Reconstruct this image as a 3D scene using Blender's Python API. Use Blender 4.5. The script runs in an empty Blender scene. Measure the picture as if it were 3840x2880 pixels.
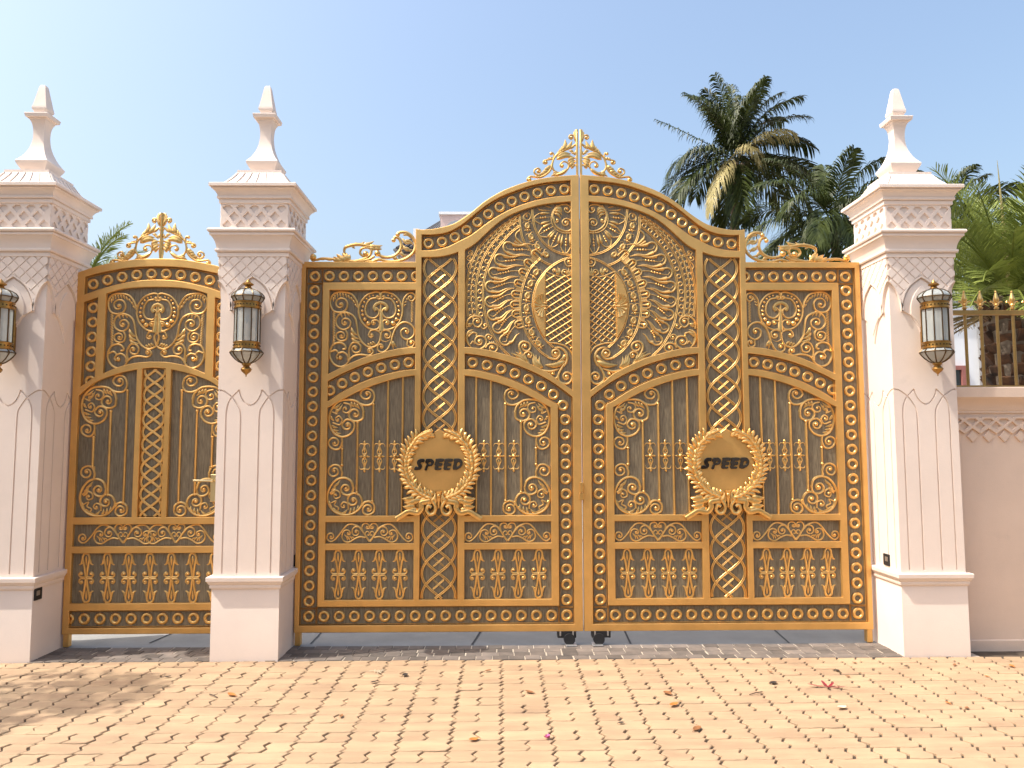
import bpy, math, random
from mathutils import Vector, Matrix
from mathutils.geometry import delaunay_2d_cdt
sc = bpy.context.scene
COL = sc.collection
R = math.radians
# ------------------------------------------------------------------ camera
FPX, CD, CH = 2830.0, 6.152, 1.6
PIT, YAW, ROL = .0795, .0142, -.0024
_c, _s = math.cos(PIT), math.sin(PIT)
_cy, _sy = math.cos(YAW), math.sin(YAW)
_cr, _sr = math.cos(ROL), math.sin(ROL)
fw = Vector((_c*_sy, _c*_cy, _s)); up = Vector((-_s*_sy, -_s*_cy, _c)); rt = Vector((_cy, -_sy, 0))
rr = _cr*rt + _sr*up; uu = -_sr*rt + _cr*up
cam = bpy.data.cameras.new('camera'); camo = bpy.data.objects.new('camera', cam); COL.objects.link(camo)
m = Matrix(((rr.x, uu.x, -fw.x, 0), (rr.y, uu.y, -fw.y, -CD), (rr.z, uu.z, -fw.z, CH), (0, 0, 0, 1)))
camo.matrix_world = m
cam.sensor_width = 36; cam.lens = FPX/3840*36; cam.clip_start = .05; cam.clip_end = 5000
sc.camera = camo
# ------------------------------------------------------------------ light
SUN_TO = Vector((-.23, -.062, .37)).normalized()
w = bpy.data.worlds.new("World"); sc.world = w; w.use_nodes = True
nt = w.node_tree; bg = nt.nodes['Background']
sky = nt.nodes.new('ShaderNodeTexSky'); sky.sky_type = 'NISHITA'; sky.sun_disc = False
sky.sun_elevation = math.asin(SUN_TO.z); sky.sun_rotation = math.atan2(SUN_TO.x, SUN_TO.y)
sky.air_density = 1.4; sky.dust_density = 6.0; sky.ozone_density = 2.2
nt.links.new(sky.outputs[0], bg.inputs[0]); bg.inputs[1].default_value = .15
sl = bpy.data.lights.new('sun', 'SUN'); sl.energy = 2.8; sl.angle = R(.53); sl.color = (1, .94, .85)
so = bpy.data.objects.new('sun', sl); COL.objects.link(so); so.location = (-20, -5, 30)
so.rotation_euler = (-SUN_TO).to_track_quat('-Z', 'Y').to_euler()
vs = sc.view_settings
vs.view_transform = 'Standard'; vs.look = 'None'; vs.gamma = 1; vs.exposure = .90
sc.cycles.max_bounces = 8; sc.cycles.diffuse_bounces = 4; sc.cycles.use_denoising = True

def G(px, py, Y=0.0):
    "point of the photograph -> (X, Z) on the upright plane at depth Y"
    x = px-1920; y = py-1440
    x, y = _cr*x+_sr*y, -_sr*x+_cr*y
    a = x/FPX; u = -y/FPX
    yy = _c-_s*u; zz = _s+_c*u
    X = _cy*a+_sy*yy; Yd = -_sy*a+_cy*yy
    t = (Y+CD)/Yd
    return X*t, CH+zz*t
def GROUND(px, py):
    lo, hi = -5.9, 60
    for _ in range(50):
        mid = (lo+hi)/2
        if G(px, py, mid)[1] < 0: hi = mid
        else: lo = mid
    return G(px, py, mid)[0], mid

# ------------------------------------------------------------------ helpers
def tag(o, label=None, cat=None, group=None, kind=None):
    if label: o['label'] = label
    if cat: o['category'] = cat
    if group: o['group'] = group
    if kind: o['kind'] = kind
    return o
def empty(name, loc, label, cat, group=None):
    o = bpy.data.objects.new(name, None); COL.objects.link(o); o.location = loc
    o.empty_display_size = .1
    return tag(o, label, cat, group)
def link(name, me, mat=None, parent=None, loc=None):
    o = bpy.data.objects.new(name, me); COL.objects.link(o)
    if mat and not me.materials: me.materials.append(mat)
    if parent: o.parent = parent
    if loc is not None: o.location = loc
    return o
def copy_tree(o, parent=None):
    c = o.copy(); COL.objects.link(c); c.parent = parent
    for ch in list(o.children): copy_tree(ch, c)
    return c
class B:
    "collects shapes for one mesh"
    def __init__(s, org=(0, 0, 0)): s.v = []; s.f = []; s.o = Vector(org); s.attr = []
    def add(s, vs_, fs):
        n = len(s.v); s.v += [tuple(Vector(p)-s.o) for p in vs_]; s.f += [tuple(i+n for i in f) for f in fs]
    def me(s, name, smooth=True, ang=40):
        me = bpy.data.meshes.new(name); me.from_pydata(s.v, [], s.f); me.update()
        if smooth:
            me.shade_smooth()
            if ang: me.set_sharp_from_angle(angle=R(ang))
        return me
    def build(s, name, mat, parent=None, smooth=True, ang=40):
        return link(name, s.me(name, smooth, ang), mat, parent)
    # --- solids
    def box(s, x0, x1, y0, y1, z0, z1, bv=0.0):
        if bv <= 0:
            vs_ = [(x, y, z) for z in (z0, z1) for y in (y0, y1) for x in (x0, x1)]
            s.add(vs_, [(0, 2, 3, 1), (4, 5, 7, 6), (0, 1, 5, 4), (1, 3, 7, 5), (3, 2, 6, 7), (2, 0, 4, 6)])
        else:
            pts = []
            def ring(z, i): return [(x0+i+0, y0+i, z), (x1-i, y0+i, z), (x1-i, y1-i, z), (x0+i, y1-i, z)]
            def ch(z):
                return [(x0+bv, y0, z), (x1-bv, y0, z), (x1, y0+bv, z), (x1, y1-bv, z), (x1-bv, y1, z), (x0+bv, y1, z), (x0, y1-bv, z), (x0, y0+bv, z)]
            r1, r2 = ch(z0+bv), ch(z1-bv); b, t = ring(z0, bv), ring(z1, bv)
            v = b+r1+r2+t
            f = [(3, 2, 1, 0), (20, 21, 22, 23)]
            for i in range(8): j = (i+1) % 8; f.append((4+i, 4+j, 12+j, 12+i))
            for k in range(4):
                e0 = 4+2*k; e1 = 5+2*k; nx = 4+(2*k+2) % 8
                f.append((k, (k+1) % 4, e1, e0)); f.append(((k+1) % 4, nx, e1))
                g0 = 12+2*k; g1 = 13+2*k; ng = 12+(2*k+2) % 8
                f.append((20+(k+1) % 4, 20+k, g0, g1)); f.append((20+(k+1) % 4, g1, ng))
            s.add(v, f)
    def sqloft(s, prof, cx, cy, cap=True):
        n = len(prof); v = []; f = []
        for hw, z in prof: v += [(cx-hw, cy-hw, z), (cx+hw, cy-hw, z), (cx+hw, cy+hw, z), (cx-hw, cy+hw, z)]
        for i in range(n-1):
            for k in range(4):
                a = 4*i+k; b = 4*i+(k+1) % 4; f.append((a, b, b+4, a+4))
        if cap: f.append((3, 2, 1, 0)); f.append(tuple(4*(n-1)+k for k in range(4)))
        s.add(v, f)
    def lathe(s, prof, cx, cy, n=16, ph=0.0, cap=True):
        v = []; f = []
        for r, z in prof:
            for k in range(n):
                a = ph+2*math.pi*k/n; v.append((cx+r*math.cos(a), cy+r*math.sin(a), z))
        for i in range(len(prof)-1):
            for k in range(n):
                a = n*i+k; b = n*i+(k+1) % n; f.append((a, b, b+n, a+n))
        if cap:
            f.append(tuple(range(n-1, -1, -1))); f.append(tuple(n*(len(prof)-1)+k for k in range(n)))
        s.add(v, f)
    def tube(s, pts, r, n=8, cap=True):
        pts = [Vector(p) for p in pts]; m_ = len(pts); v = []; f = []
        prev = None
        for i, p in enumerate(pts):
            t = (pts[min(i+1, m_-1)]-pts[max(i-1, 0)])
            t = t.normalized() if t.length > 1e-9 else Vector((0, 0, 1))
            if prev is None:
                a = Vector((0, 0, 1)) if abs(t.z) < .9 else Vector((1, 0, 0)); n1 = t.cross(a).normalized()
            else: n1 = (prev-t*prev.dot(t)).normalized()
            prev = n1; n2 = t.cross(n1); ri = r(i/(m_-1)) if callable(r) else r
            for k in range(n):
                a = 2*math.pi*k/n; v.append(p+n1*ri*math.cos(a)+n2*ri*math.sin(a))
        for i in range(m_-1):
            for k in range(n):
                a = n*i+k; b = n*i+(k+1) % n; f.append((a, b, b+n, a+n))
        if cap: f.append(tuple(range(n-1, -1, -1))); f.append(tuple(n*(m_-1)+k for k in range(n)))
        s.add(v, f)
    # --- relief work on an upright plane; pts are (X, Z) in metres, y0 the plane, relief grows towards -Y
    def stroke(s, pts, w, h=None, y0=.0, closed=False, back=0.0, prof=5):
        n = len(pts)
        if n < 2: return
        v = []; f = []
        angs = [-90+180*k/(prof-1) for k in range(prof)]
        ca = [(math.sin(R(a)), math.cos(R(a))) for a in angs]
        P = prof
        for i in range(n):
            if closed: a, b = pts[i-1], pts[(i+1) % n]
            else: a, b = pts[max(i-1, 0)], pts[min(i+1, n-1)]
            tx, tz = b[0]-a[0], b[1]-a[1]; L = math.hypot(tx, tz) or 1e-9
            nx, nz = -tz/L, tx/L
            t = i/(n-1) if not closed else 0
            hw = w(t) if callable(w) else w
            hh = (h(t) if callable(h) else h) if h is not None else hw*1.15
            if back and P: hh = hh
            for sn, cs in ca:
                v.append((pts[i][0]+nx*hw*sn, y0-hh*cs+(0 if cs > 1e-6 else back), pts[i][1]+nz*hw*sn))
        m_ = n if closed else n-1
        for i in range(m_):
            for k in range(P-1):
                a = P*i+k; b = P*((i+1) % n)+k; f.append((a, a+1, b+1, b))
            if back:
                a = P*i; b = P*((i+1) % n); f.append((a+P-1, a, b, b+P-1))
        if not closed:
            f.append(tuple(range(P))); f.append(tuple(P*(n-1)+k for k in range(P-1, -1, -1)))
        s.add(v, f)
    def ball(s, c, r, y0=0.0, h=None, full=False):
        h = h or r; v = []; f = []; N = 10; M = 4
        for i in range(M+1):
            a = R(90*i/M) if not full else R(-90+180*i/M)
            for k in range(N):
                b = 2*math.pi*k/N
                v.append((c[0]+r*math.cos(a)*math.cos(b), y0-h*math.sin(a), c[1]+r*math.cos(a)*math.sin(b)))
        for i in range(M):
            for k in range(N):
                p = N*i+k; q = N*i+(k+1) % N; f.append((p, q, q+N, p+N))
        s.add(v, f)
def plate_mesh(name, loops, thick, y_front, bev=.003, org=(0, 0, 0), seg=1):
    "flat plate with holes; loops in (X, Z); first front at y_front, goes back by thick"
    cu = bpy.data.curves.new(name, 'CURVE'); cu.dimensions = '2D'; cu.fill_mode = 'BOTH'
    cu.extrude = max(thick/2-bev, 1e-4); cu.bevel_depth = bev; cu.bevel_resolution = seg-1; cu.offset = -bev
    for lp in loops:
        sp = cu.splines.new('POLY'); sp.points.add(len(lp)-1); sp.use_cyclic_u = True
        for i, p in enumerate(lp): sp.points[i].co = (p[0], p[1], 0, 1)
    ob = bpy.data.objects.new(name, cu); COL.objects.link(ob)
    dg = bpy.context.evaluated_depsgraph_get(); dg.update()
    me = bpy.data.meshes.new_from_object(ob.evaluated_get(dg))
    bpy.data.objects.remove(ob); bpy.data.curves.remove(cu)
    me.name = name
    yc = y_front+thick/2
    for v in me.vertices:
        x, y, z = v.co; v.co = (x-org[0], yc-z-org[1], y-org[2])
    me.materials.clear()
    me.update(); me.shade_smooth(); me.set_sharp_from_angle(angle=R(30))
    return me
def spl(pts, n=6, closed=False):
    "Catmull-Rom through the points"
    m_ = len(pts)
    if m_ < 3 and not closed: 
        return [tuple(pts[0][k]+(pts[1][k]-pts[0][k])*i/n for k in (0, 1)) for i in range(n+1)]
    out = []
    rng = m_ if closed else m_-1
    for i in range(rng):
        if closed: p0, p1, p2, p3 = pts[i-1], pts[i], pts[(i+1) % m_], pts[(i+2) % m_]
        else:
            p1, p2 = pts[i], pts[i+1]
            p0 = pts[i-1] if i else (2*p1[0]-p2[0], 2*p1[1]-p2[1])
            p3 = pts[i+2] if i+2 < m_ else (2*p2[0]-p1[0], 2*p2[1]-p1[1])
        for j in range(n):
            t = j/n
            out.append(tuple(.5*((2*p1[k])+(-p0[k]+p2[k])*t+(2*p0[k]-5*p1[k]+4*p2[k]-p3[k])*t*t+(-p0[k]+3*p1[k]-3*p2[k]+p3[k])*t**3) for k in (0, 1)))
    if not closed: out.append(tuple(pts[-1]))
    return out
def resample(pts, step=None, n=None):
    d = [0]
    for a, b in zip(pts, pts[1:]): d.append(d[-1]+math.hypot(b[0]-a[0], b[1]-a[1]))
    L = d[-1]; n = n or max(2, round(L/step)+1); out = []; j = 0
    for i in range(n):
        t = L*i/(n-1)
        while j < len(d)-2 and d[j+1] < t: j += 1
        q = (t-d[j])/((d[j+1]-d[j]) or 1); a, b = pts[j], pts[j+1]
        out.append((a[0]+(b[0]-a[0])*q, a[1]+(b[1]-a[1])*q))
    return out
def tang(pts, i):
    a, b = pts[max(i-1, 0)], pts[min(i+1, len(pts)-1)]
    L = math.hypot(b[0]-a[0], b[1]-a[1]) or 1
    return (b[0]-a[0])/L, (b[1]-a[1])/L
def off(pts, d):
    out = []
    for i, p in enumerate(pts):
        tx, tz = tang(pts, i); out.append((p[0]-tz*d, p[1]+tx*d))
    return out
def clip_convex(subj, clip):
    out = subj
    for i in range(len(clip)):
        a, b = clip[i], clip[(i+1) % len(clip)]
        inside = lambda p: (b[0]-a[0])*(p[1]-a[1])-(b[1]-a[1])*(p[0]-a[0]) >= 0
        inp, out = out, []
        for j in range(len(inp)):
            p, q = inp[j-1], inp[j]
            pi, qi = inside(p), inside(q)
            if pi != qi:
                d1 = (b[0]-a[0])*(p[1]-a[1])-(b[1]-a[1])*(p[0]-a[0]); d2 = (b[0]-a[0])*(q[1]-a[1])-(b[1]-a[1])*(q[0]-a[0])
                t = d1/(d1-d2); out.append((p[0]+(q[0]-p[0])*t, p[1]+(q[1]-p[1])*t))
            if qi: out.append(q)
        if not out: return []
    return out
def area(p): return .5*sum(p[i-1][0]*p[i][1]-p[i][0]*p[i-1][1] for i in range(len(p)))
# ------------------------------------------------------------------ materials
def mat(name, col, rough=.5, metal=0.0, spec=.5, var=0.0, scale=8, bump=0.0, bscale=60, col2=None, stretch=None, rvar=0.0, trans=0.0, detail=6, vseed=None):
    m_ = bpy.data.materials.new(name); m_.use_nodes = True
    n = m_.node_tree.nodes; l = m_.node_tree.links; p = n['Principled BSDF']
    p.inputs['Base Color'].default_value = (*col, 1); p.inputs['Roughness'].default_value = rough
    p.inputs['Metallic'].default_value = metal; p.inputs['Specular IOR Level'].default_value = spec
    if trans: p.inputs['Transmission Weight'].default_value = trans
    tc = n.new('ShaderNodeTexCoord'); co = tc.outputs['Object']
    if stretch:
        mp = n.new('ShaderNodeMapping'); mp.inputs['Scale'].default_value = stretch; l.new(co, mp.inputs[0]); co = mp.outputs[0]
    if var or rvar or col2:
        nz = n.new('ShaderNodeTexNoise'); nz.inputs['Scale'].default_value = scale; nz.inputs['Detail'].default_value = detail; nz.inputs['Roughness'].default_value = .6
        l.new(co, nz.inputs[0])
        mr = n.new('ShaderNodeMapRange'); mr.inputs[1].default_value = .3; mr.inputs[2].default_value = .7; l.new(nz.outputs[0], mr.inputs[0])
        mx = n.new('ShaderNodeMix'); mx.data_type = 'RGBA'
        c2 = col2 or tuple(c*(1-var) for c in col)
        c1 = col if col2 else tuple(min(1, c*(1+var)) for c in col)
        mx.inputs[6].default_value = (*c2, 1); mx.inputs[7].default_value = (*c1, 1)
        l.new(mr.outputs[0], mx.inputs[0]); l.new(mx.outputs[2], p.inputs['Base Color'])
        m_['mix'] = mx.name
        if rvar:
            m2 = n.new('ShaderNodeMapRange'); m2.inputs[3].default_value = rough-rvar; m2.inputs[4].default_value = rough+rvar
            l.new(nz.outputs[0], m2.inputs[0]); l.new(m2.outputs[0], p.inputs['Roughness'])
    if bump:
        nb = n.new('ShaderNodeTexNoise'); nb.inputs['Scale'].default_value = bscale; nb.inputs['Detail'].default_value = 5
        l.new(tc.outputs['Object'] if not stretch else co, nb.inputs[0])
        b = n.new('ShaderNodeBump'); b.inputs['Strength'].default_value = bump; b.inputs['Distance'].default_value = .01
        l.new(nb.outputs[0], b.inputs['Height']); l.new(b.outputs[0], p.inputs['Normal'])
    return m_
def attr_mul(m_, name='tone', lo=.7, hi=1.25):
    "per-piece tone stored on the mesh multiplies the colour"
    n = m_.node_tree.nodes; l = m_.node_tree.links; p = n['Principled BSDF']
    at = n.new('ShaderNodeAttribute'); at.attribute_name = name
    mr = n.new('ShaderNodeMapRange'); mr.inputs[3].default_value = lo; mr.inputs[4].default_value = hi
    l.new(at.outputs['Fac'], mr.inputs[0])
    vm = n.new('ShaderNodeVectorMath'); vm.operation = 'SCALE'
    src = p.inputs['Base Color'].links
    if src: l.new(src[0].from_socket, vm.inputs[0])
    else: vm.inputs[0].default_value = p.inputs['Base Color'].default_value[:3]
    l.new(mr.outputs[0], vm.inputs['Scale']); l.new(vm.outputs[0], p.inputs['Base Color'])
M = {}
M['frame'] = mat('gold_frame_paint', (.72, .43, .145), .44, .80, var=.10, scale=5, rvar=.06, bump=.05, bscale=140)
M['orn'] = mat('gold_ornament_paint', (.78, .485, .17), .32, .90, var=.12, scale=14, rvar=.07)
M['wood'] = mat('panel_wood_grain', (.235, .190, .120), .6, col2=(.095, .074, .045), stretch=(95, 95, 9), scale=1.0, bump=.25, bscale=1.0, detail=4)
M['letter'] = mat('polished_dark_metal', (.010, .006, .005), .07, 0, spec=.6)
M['black'] = mat('black_rubber', (.012, .012, .013), .6)
M['steel'] = mat('grey_steel', (.45, .44, .43), .4, .8)
M['stucco'] = mat('cream_pink_stucco', (.775, .66, .575), .8, var=.05, scale=2.2, bump=.10, bscale=120)
M['wall'] = mat('wall_stucco', (.70, .545, .43), .85, var=.05, scale=2.5, bump=.18, bscale=150)
M['brass'] = mat('aged_brass', (.40, .235, .075), .34, .95, var=.25, scale=25, rvar=.1)
M['came'] = mat('dark_brass_came', (.10, .065, .03), .4, .8)
M['glass'] = mat('frosted_glass', (.66, .70, .68), .2, 0, trans=.6)
M['bulb'] = mat('lamp_bulb', (.9, .9, .88), .15)
M['lever'] = mat('pale_brass', (.78, .64, .36), .3, .9)
M['rail'] = mat('bronze_rail_paint', (.42, .26, .09), .42, .8, var=.12, scale=10)
M['white'] = mat('white_house_paint', (.80, .81, .83), .8, var=.03, scale=2)
# ------------------------------------------------------------------ drawing on the gate in photo coordinates
S0 = 1/457.0                                   # metres per photo pixel on the gate plane
RE = {'R5': (1100, 950, .3617), 'R6': (1700, 650, .452), 'R7': (1700, 950, .3014), 'Z5': (1960, 640, .2169),
      'RC': (1210, 1440, .3136), 'RH': (1200, 1930, .20496), 'RS': (1740, 800, .2412), 'R8': (1100, 1300, .3917),
      'CR': (1900, 450, .2712), 'WC': (1100, 820, .3617)}
class Pen:
    "draws relief into a builder; maps sketch coordinates to the gate plane"
    def __init__(s, b, reg, y0=.03, fn=None, flipx=None, wk=1.2, free=0.0):
        s.b = b; s.ox, s.oy, s.k = RE[reg] if isinstance(reg, str) else reg
        s.y0 = y0; s.fn = fn; s.flipx = flipx; s.wk = wk; s.free = free
    def P(s, p):
        if s.fn: p = s.fn(p)
        if s.flipx is not None: p = (2*s.flipx-p[0], p[1])
        x, z = G(s.ox+s.k*p[0], s.oy+s.k*p[1])
        return (x, z)
    def px(s, w): return w*s.k*S0*s.wk
    def raw(s, path, w, h=None, y0=None, closed=False):
        s.b.stroke([s.P(p) for p in path], w, h, s.y0 if y0 is None else y0, closed, back=s.free)
    def line(s, txt, w=9, kind='c', c=None, turns=1.25, n=6, dy=0, lift=0, hk=.95, boss=1.5):
        """txt: 'u,v u,v ...' control points; c: centre of a closing spiral; w: half width in sketch units"""
        pts = [tuple(float(q) for q in a.split(',')) for a in txt.split()] if isinstance(txt, str) else list(txt)
        if c:
            x, y = pts[-1]; dx, dy_ = x-c[0], y-c[1]; r0 = math.hypot(dx, dy_); a0 = math.atan2(dy_, dx)
            px, py = pts[-2]
            cr = (x-px)*(-dy_)+(y-py)*dx
            sg = 1 if cr > 0 else -1
            N = int(8*turns)
            rend = w*1.1
            for i in range(1, N+1):
                t = i/N; r = r0+(rend-r0)*t**.9
                a = a0+sg*2*math.pi*turns*t; pts.append((c[0]+r*math.cos(a), c[1]+r*math.sin(a)))
        path = spl(pts, n)
        W = s.px(w)
        if kind == 'c': f = (lambda t: W*(1-.25*t)) if c else W
        elif kind == 't': f = lambda t: W*max(.12, math.sin(math.pi*min(1, max(0, t)))**.6)
        elif kind == 'e': f = lambda t: W*(1-.85*t)
        elif kind == 'b': f = lambda t: W*(.15+.85*t)
        elif kind == 'l': f = lambda t: W*max(.08, math.sin(math.pi*t**.75)**.8)
        hh = (lambda t: f(t)*hk) if callable(f) else f*hk
        s.b.stroke([s.P(p) for p in path], f, hh, s.y0-lift, back=s.free)
        if c: s.ball(c, w*boss)
        return path
    def ball(s, c, r, h=1.0, lift=0):
        s.b.ball(s.P(c), s.px(r), s.y0-lift, s.px(r)*h)
        if s.free: s.b.ball(s.P(c), s.px(r), s.y0-lift, -s.px(r)*h)
    def leaf(s, a, b_, w, bend=0.0, lift=0, hk=.8):
        "pointed leaf from a to b"
        mx, my = (a[0]+b_[0])/2, (a[1]+b_[1])/2; dx, dy = b_[0]-a[0], b_[1]-a[1]
        s.line([a, (mx-dy*bend, my+dx*bend), b_], w, 'l', n=4, lift=lift, hk=hk)
    def dbl(s, path, gap, w, hk=1.3):
        P = [s.P(p) for p in path]; g = s.px(gap); W = s.px(w)
        for d in (-g, g): s.b.stroke(off(P, d), W, W*hk, s.y0)
    def ring(s, c, r, w):
        s.raw([(c[0]+r*math.cos(2*math.pi*k/16), c[1]+r*math.sin(2*math.pi*k/16)) for k in range(16)], s.px(w), None, closed=True)
def T(txt): return [tuple(float(q) for q in a.split(',')) for a in txt.split()]
def mir(txt, cx): return [(2*cx-x, y) for x, y in (T(txt) if isinstance(txt, str) else txt)]
# ------------------------------------------------------------------ scrollwork castings, each drawn from its own sketch
def casting_panel_half(pen):
    "beaded ring half and big C scrolls (axis u = 900)"
    L = pen.line
    L('895,425 885,400 840,395 760,425 700,490 672,570 680,650 715,720 775,770 840,785 880,765 890,720 865,690 835,688', 10, c=(828, 715), turns=.8)
    L('895,425 905,450 885,468 860,458', 8, c=(872, 445), turns=.6)
    L('850,455 790,470 750,530 742,600 770,650 830,665 870,640 884,600 868,570 840,556', 9)
    for u, v, r in ((822, 430, 9), (785, 440, 10), (755, 465, 11), (730, 500, 12), (715, 545, 12), (708, 590, 13), (713, 632, 15), (735, 680, 19), (770, 722, 24)): pen.ball((u, v), r)
    L('905,800 905,690 900,600 900,520', 26, 'e', hk=.5)
    L('850,590 832,560 848,525 880,508 900,504', 15, hk=.8)
    for k in range(8):
        a = R(90+10*k+5); pen.ball((900+72*math.cos(a), 575-72*math.sin(a)), 6)
    # upper left C with rope
    P = L('665,560 650,490 600,420 520,395 440,400 390,440 375,510 400,580 460,605 530,585 555,520 530,470', 10, c=(482, 520), turns=1.1)
    for i, t in enumerate(T('645,530 625,490 600,460 570,440 540,425 510,420 480,420 450,425 425,440 408,465')):
        a = R(200+i*8); pen.leaf((t[0]+18*math.cos(a), t[1]+18*math.sin(a)-6), (t[0]-14*math.cos(a), t[1]-14*math.sin(a)+16), 9)
    for i in range(20): v = 605+17.5*i; pen.line([(395, v+12), (430, v-6)], 6.5, 't', n=3)
    # second stem
    L('905,830 890,900 860,950 790,970 720,930 670,850 655,760 640,680 600,630 530,605 465,630 435,690 450,750 510,785 570,760 588,710 560,675', 10, c=(528, 712), turns=.9)
    for a, b_ in (((590, 760), (672, 850)), ((585, 815), (680, 885)), ((590, 870), (700, 915))): pen.leaf(a, b_, 15, .15)
    for a, b_ in (((760, 925), (800, 960)), ((785, 915), (830, 955)), ((810, 908), (855, 945))): pen.leaf(a, b_, 10)
    for a, b_ in (((480, 610), (500, 660)), ((520, 605), (535, 650)), ((550, 610), (575, 645))): pen.leaf(a, b_, 9)
    L('530,785 552,830 540,885 490,903 445,880 440,830 480,808', 9, c=(490, 850), turns=.9)
    L('575,1100 540,1150 480,1172 410,1140 372,1070 375,1000 410,940 470,920 520,940 535,980 505,990', 10)
    L('380,1015 430,998 458,1030 440,1065 455,1095', 9, 'c'); pen.ball((478, 1078), 22)
    L('560,1105 555,1055 510,1020 460,1030', 9)
    L('575,1090 570,1000 600,930 650,920 692,960 680,1012 640,1025', 10, c=(636, 980), turns=.8)
    L('560,1112 620,1060 700,1045 780,1055 822,1020 805,985', 10, c=(788, 1008), turns=.8)
    L('903,880 895,820 850,790 800,795 775,840', 9, c=(803, 843), turns=.8)
def casting_panel_narrow_side(pen):
    "what is right of the axis in the double gate's narrow panel"
    L = pen.line
    L('905,425 915,400 960,395 1040,425 1100,490 1128,570 1118,650 1085,720 1025,770 960,785 920,765 910,720 935,690 965,688', 10, c=(966, 715), turns=.8)
    L('905,425 895,450 915,468 940,458', 8, c=(928, 445), turns=.6)
    L('950,455 1010,470 1050,530 1058,600 1030,650 970,665 930,640 916,600 932,570 960,556', 9)
    for u, v, r in ((978, 430, 9), (1015, 440, 10), (1045, 465, 11), (1070, 500, 12), (1085, 545, 12), (1092, 590, 13), (1087, 632, 15), (1065, 680, 19), (1030, 722, 24)): pen.ball((u, v), r)
    L('950,590 968,560 952,525 920,508 900,504', 15, hk=.8)
    for k in range(8):
        a = R(10*k+5); pen.ball((900+72*math.cos(a), 575-72*math.sin(a)), 6)
    L('1130,560 1140,470 1190,410 1240,410 1258,450 1235,485', 9, c=(1216, 452), turns=.8)
    for u, v in ((1150, 520), (1155, 490), (1170, 460), (1185, 440)): pen.leaf((u-8, v+18), (u+18, v-2), 8)
    for i in range(13): v = 500+16.5*i; pen.line([(1212, v+10), (1240, v-6)], 6, 't', n=3)
    L('903,870 910,810 950,790 1000,810 1000,855', 9, c=(966, 845), turns=.9)
    L('895,850 905,890 950,910 1000,890', 8, 'e')
    L('1010,915 970,990 920,1020 875,1003 868,962', 9, c=(904, 965), turns=.8)
    L('1010,925 1025,850 1062,765 1130,710 1200,722 1248,780 1240,850 1180,888 1125,862 1112,805 1140,775', 10, c=(1166, 808), turns=.7)
    pen.leaf((1015, 900), (1035, 990), 12); pen.leaf((1018, 900), (1065, 970), 11)
    L('1185,880 1180,950 1225,965 1250,930', 9, c=(1220, 922), turns=.8)
def casting_corner(pen, lower=True, upper=True):
    L = pen.line
    if upper:
        L('425,225 500,250 570,240 605,195 612,140 590,80 530,50 470,70 445,120 475,165', 12, c=(523, 118), turns=.9)
        L('485,340 460,260 390,200 290,185 190,205 110,280 70,390 80,500 130,590 220,630 310,605 365,540 370,470 330,430 270,425 225,480', 13, c=(287, 492), turns=1.0)
        L('480,330 470,410 400,442 330,420 306,360 340,308', 12, c=(380, 358), turns=.9)
        L('240,222 310,240 330,290 290,340 240,330', 9, c=(270, 295), turns=.5)
        L('110,460 190,485 222,430 190,382 152,400', 9, c=(175, 425), turns=.5)
        L('105,330 165,355 150,305 200,300 195,265', 7)
        for a, b_ in (((330, 205), (372, 275)), ((368, 212), (408, 280)), ((405, 228), (438, 298)), ((95, 490), (175, 520)), ((108, 540), (185, 555)), ((140, 580), (210, 588)), ((110, 290), (210, 225)), ((130, 340), (230, 240)), ((90, 380), (130, 440))): pen.leaf(a, b_, 13, .12)
        L('220,640 222,700 190,770 130,780 72,740 66,680 105,645', 11, c=(133, 705), turns=.9)
        L('225,640 228,775', 6)
    if lower:
        L('215,1115 222,1050 190,982 130,967 72,1000 62,1060 100,1102', 11, c=(128, 1040), turns=.9)
        L('220,970 222,1110', 6)
        L('360,1240 330,1160 250,1122 150,1150 75,1240 47,1350 80,1470 150,1540 250,1568 360,1550 440,1480 465,1400 430,1330 360,1308 300,1350 292,1410', 13, c=(357, 1395), turns=1.0)
        L('362,1235 340,1310 280,1330 222,1300 212,1250 240,1212', 12, c=(270, 1252), turns=.9)
        L('465,1460 490,1420 550,1405 610,1450 600,1535 530,1568 480,1540 475,1490', 12, c=(540, 1500), turns=.9)
        L('75,1310 130,1270 190,1295 197,1350 150,1372', 9, c=(150, 1330), turns=.5)
        L('300,1505 292,1435 240,1415 210,1450', 9, c=(245, 1460), turns=.5)
        L('90,1425 150,1400 130,1450 180,1480 172,1515', 7)
        for a, b_ in (((115, 1230), (200, 1150)), ((90, 1275), (160, 1185)), ((80, 1330), (150, 1235)), ((300, 1560), (330, 1480)), ((345, 1555), (370, 1470)), ((390, 1530), (415, 1450)), ((110, 1480), (230, 1545)), ((70, 1400), (110, 1490)), ((200, 1560), (290, 1500))): pen.leaf(a, b_, 13, .12)
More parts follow.
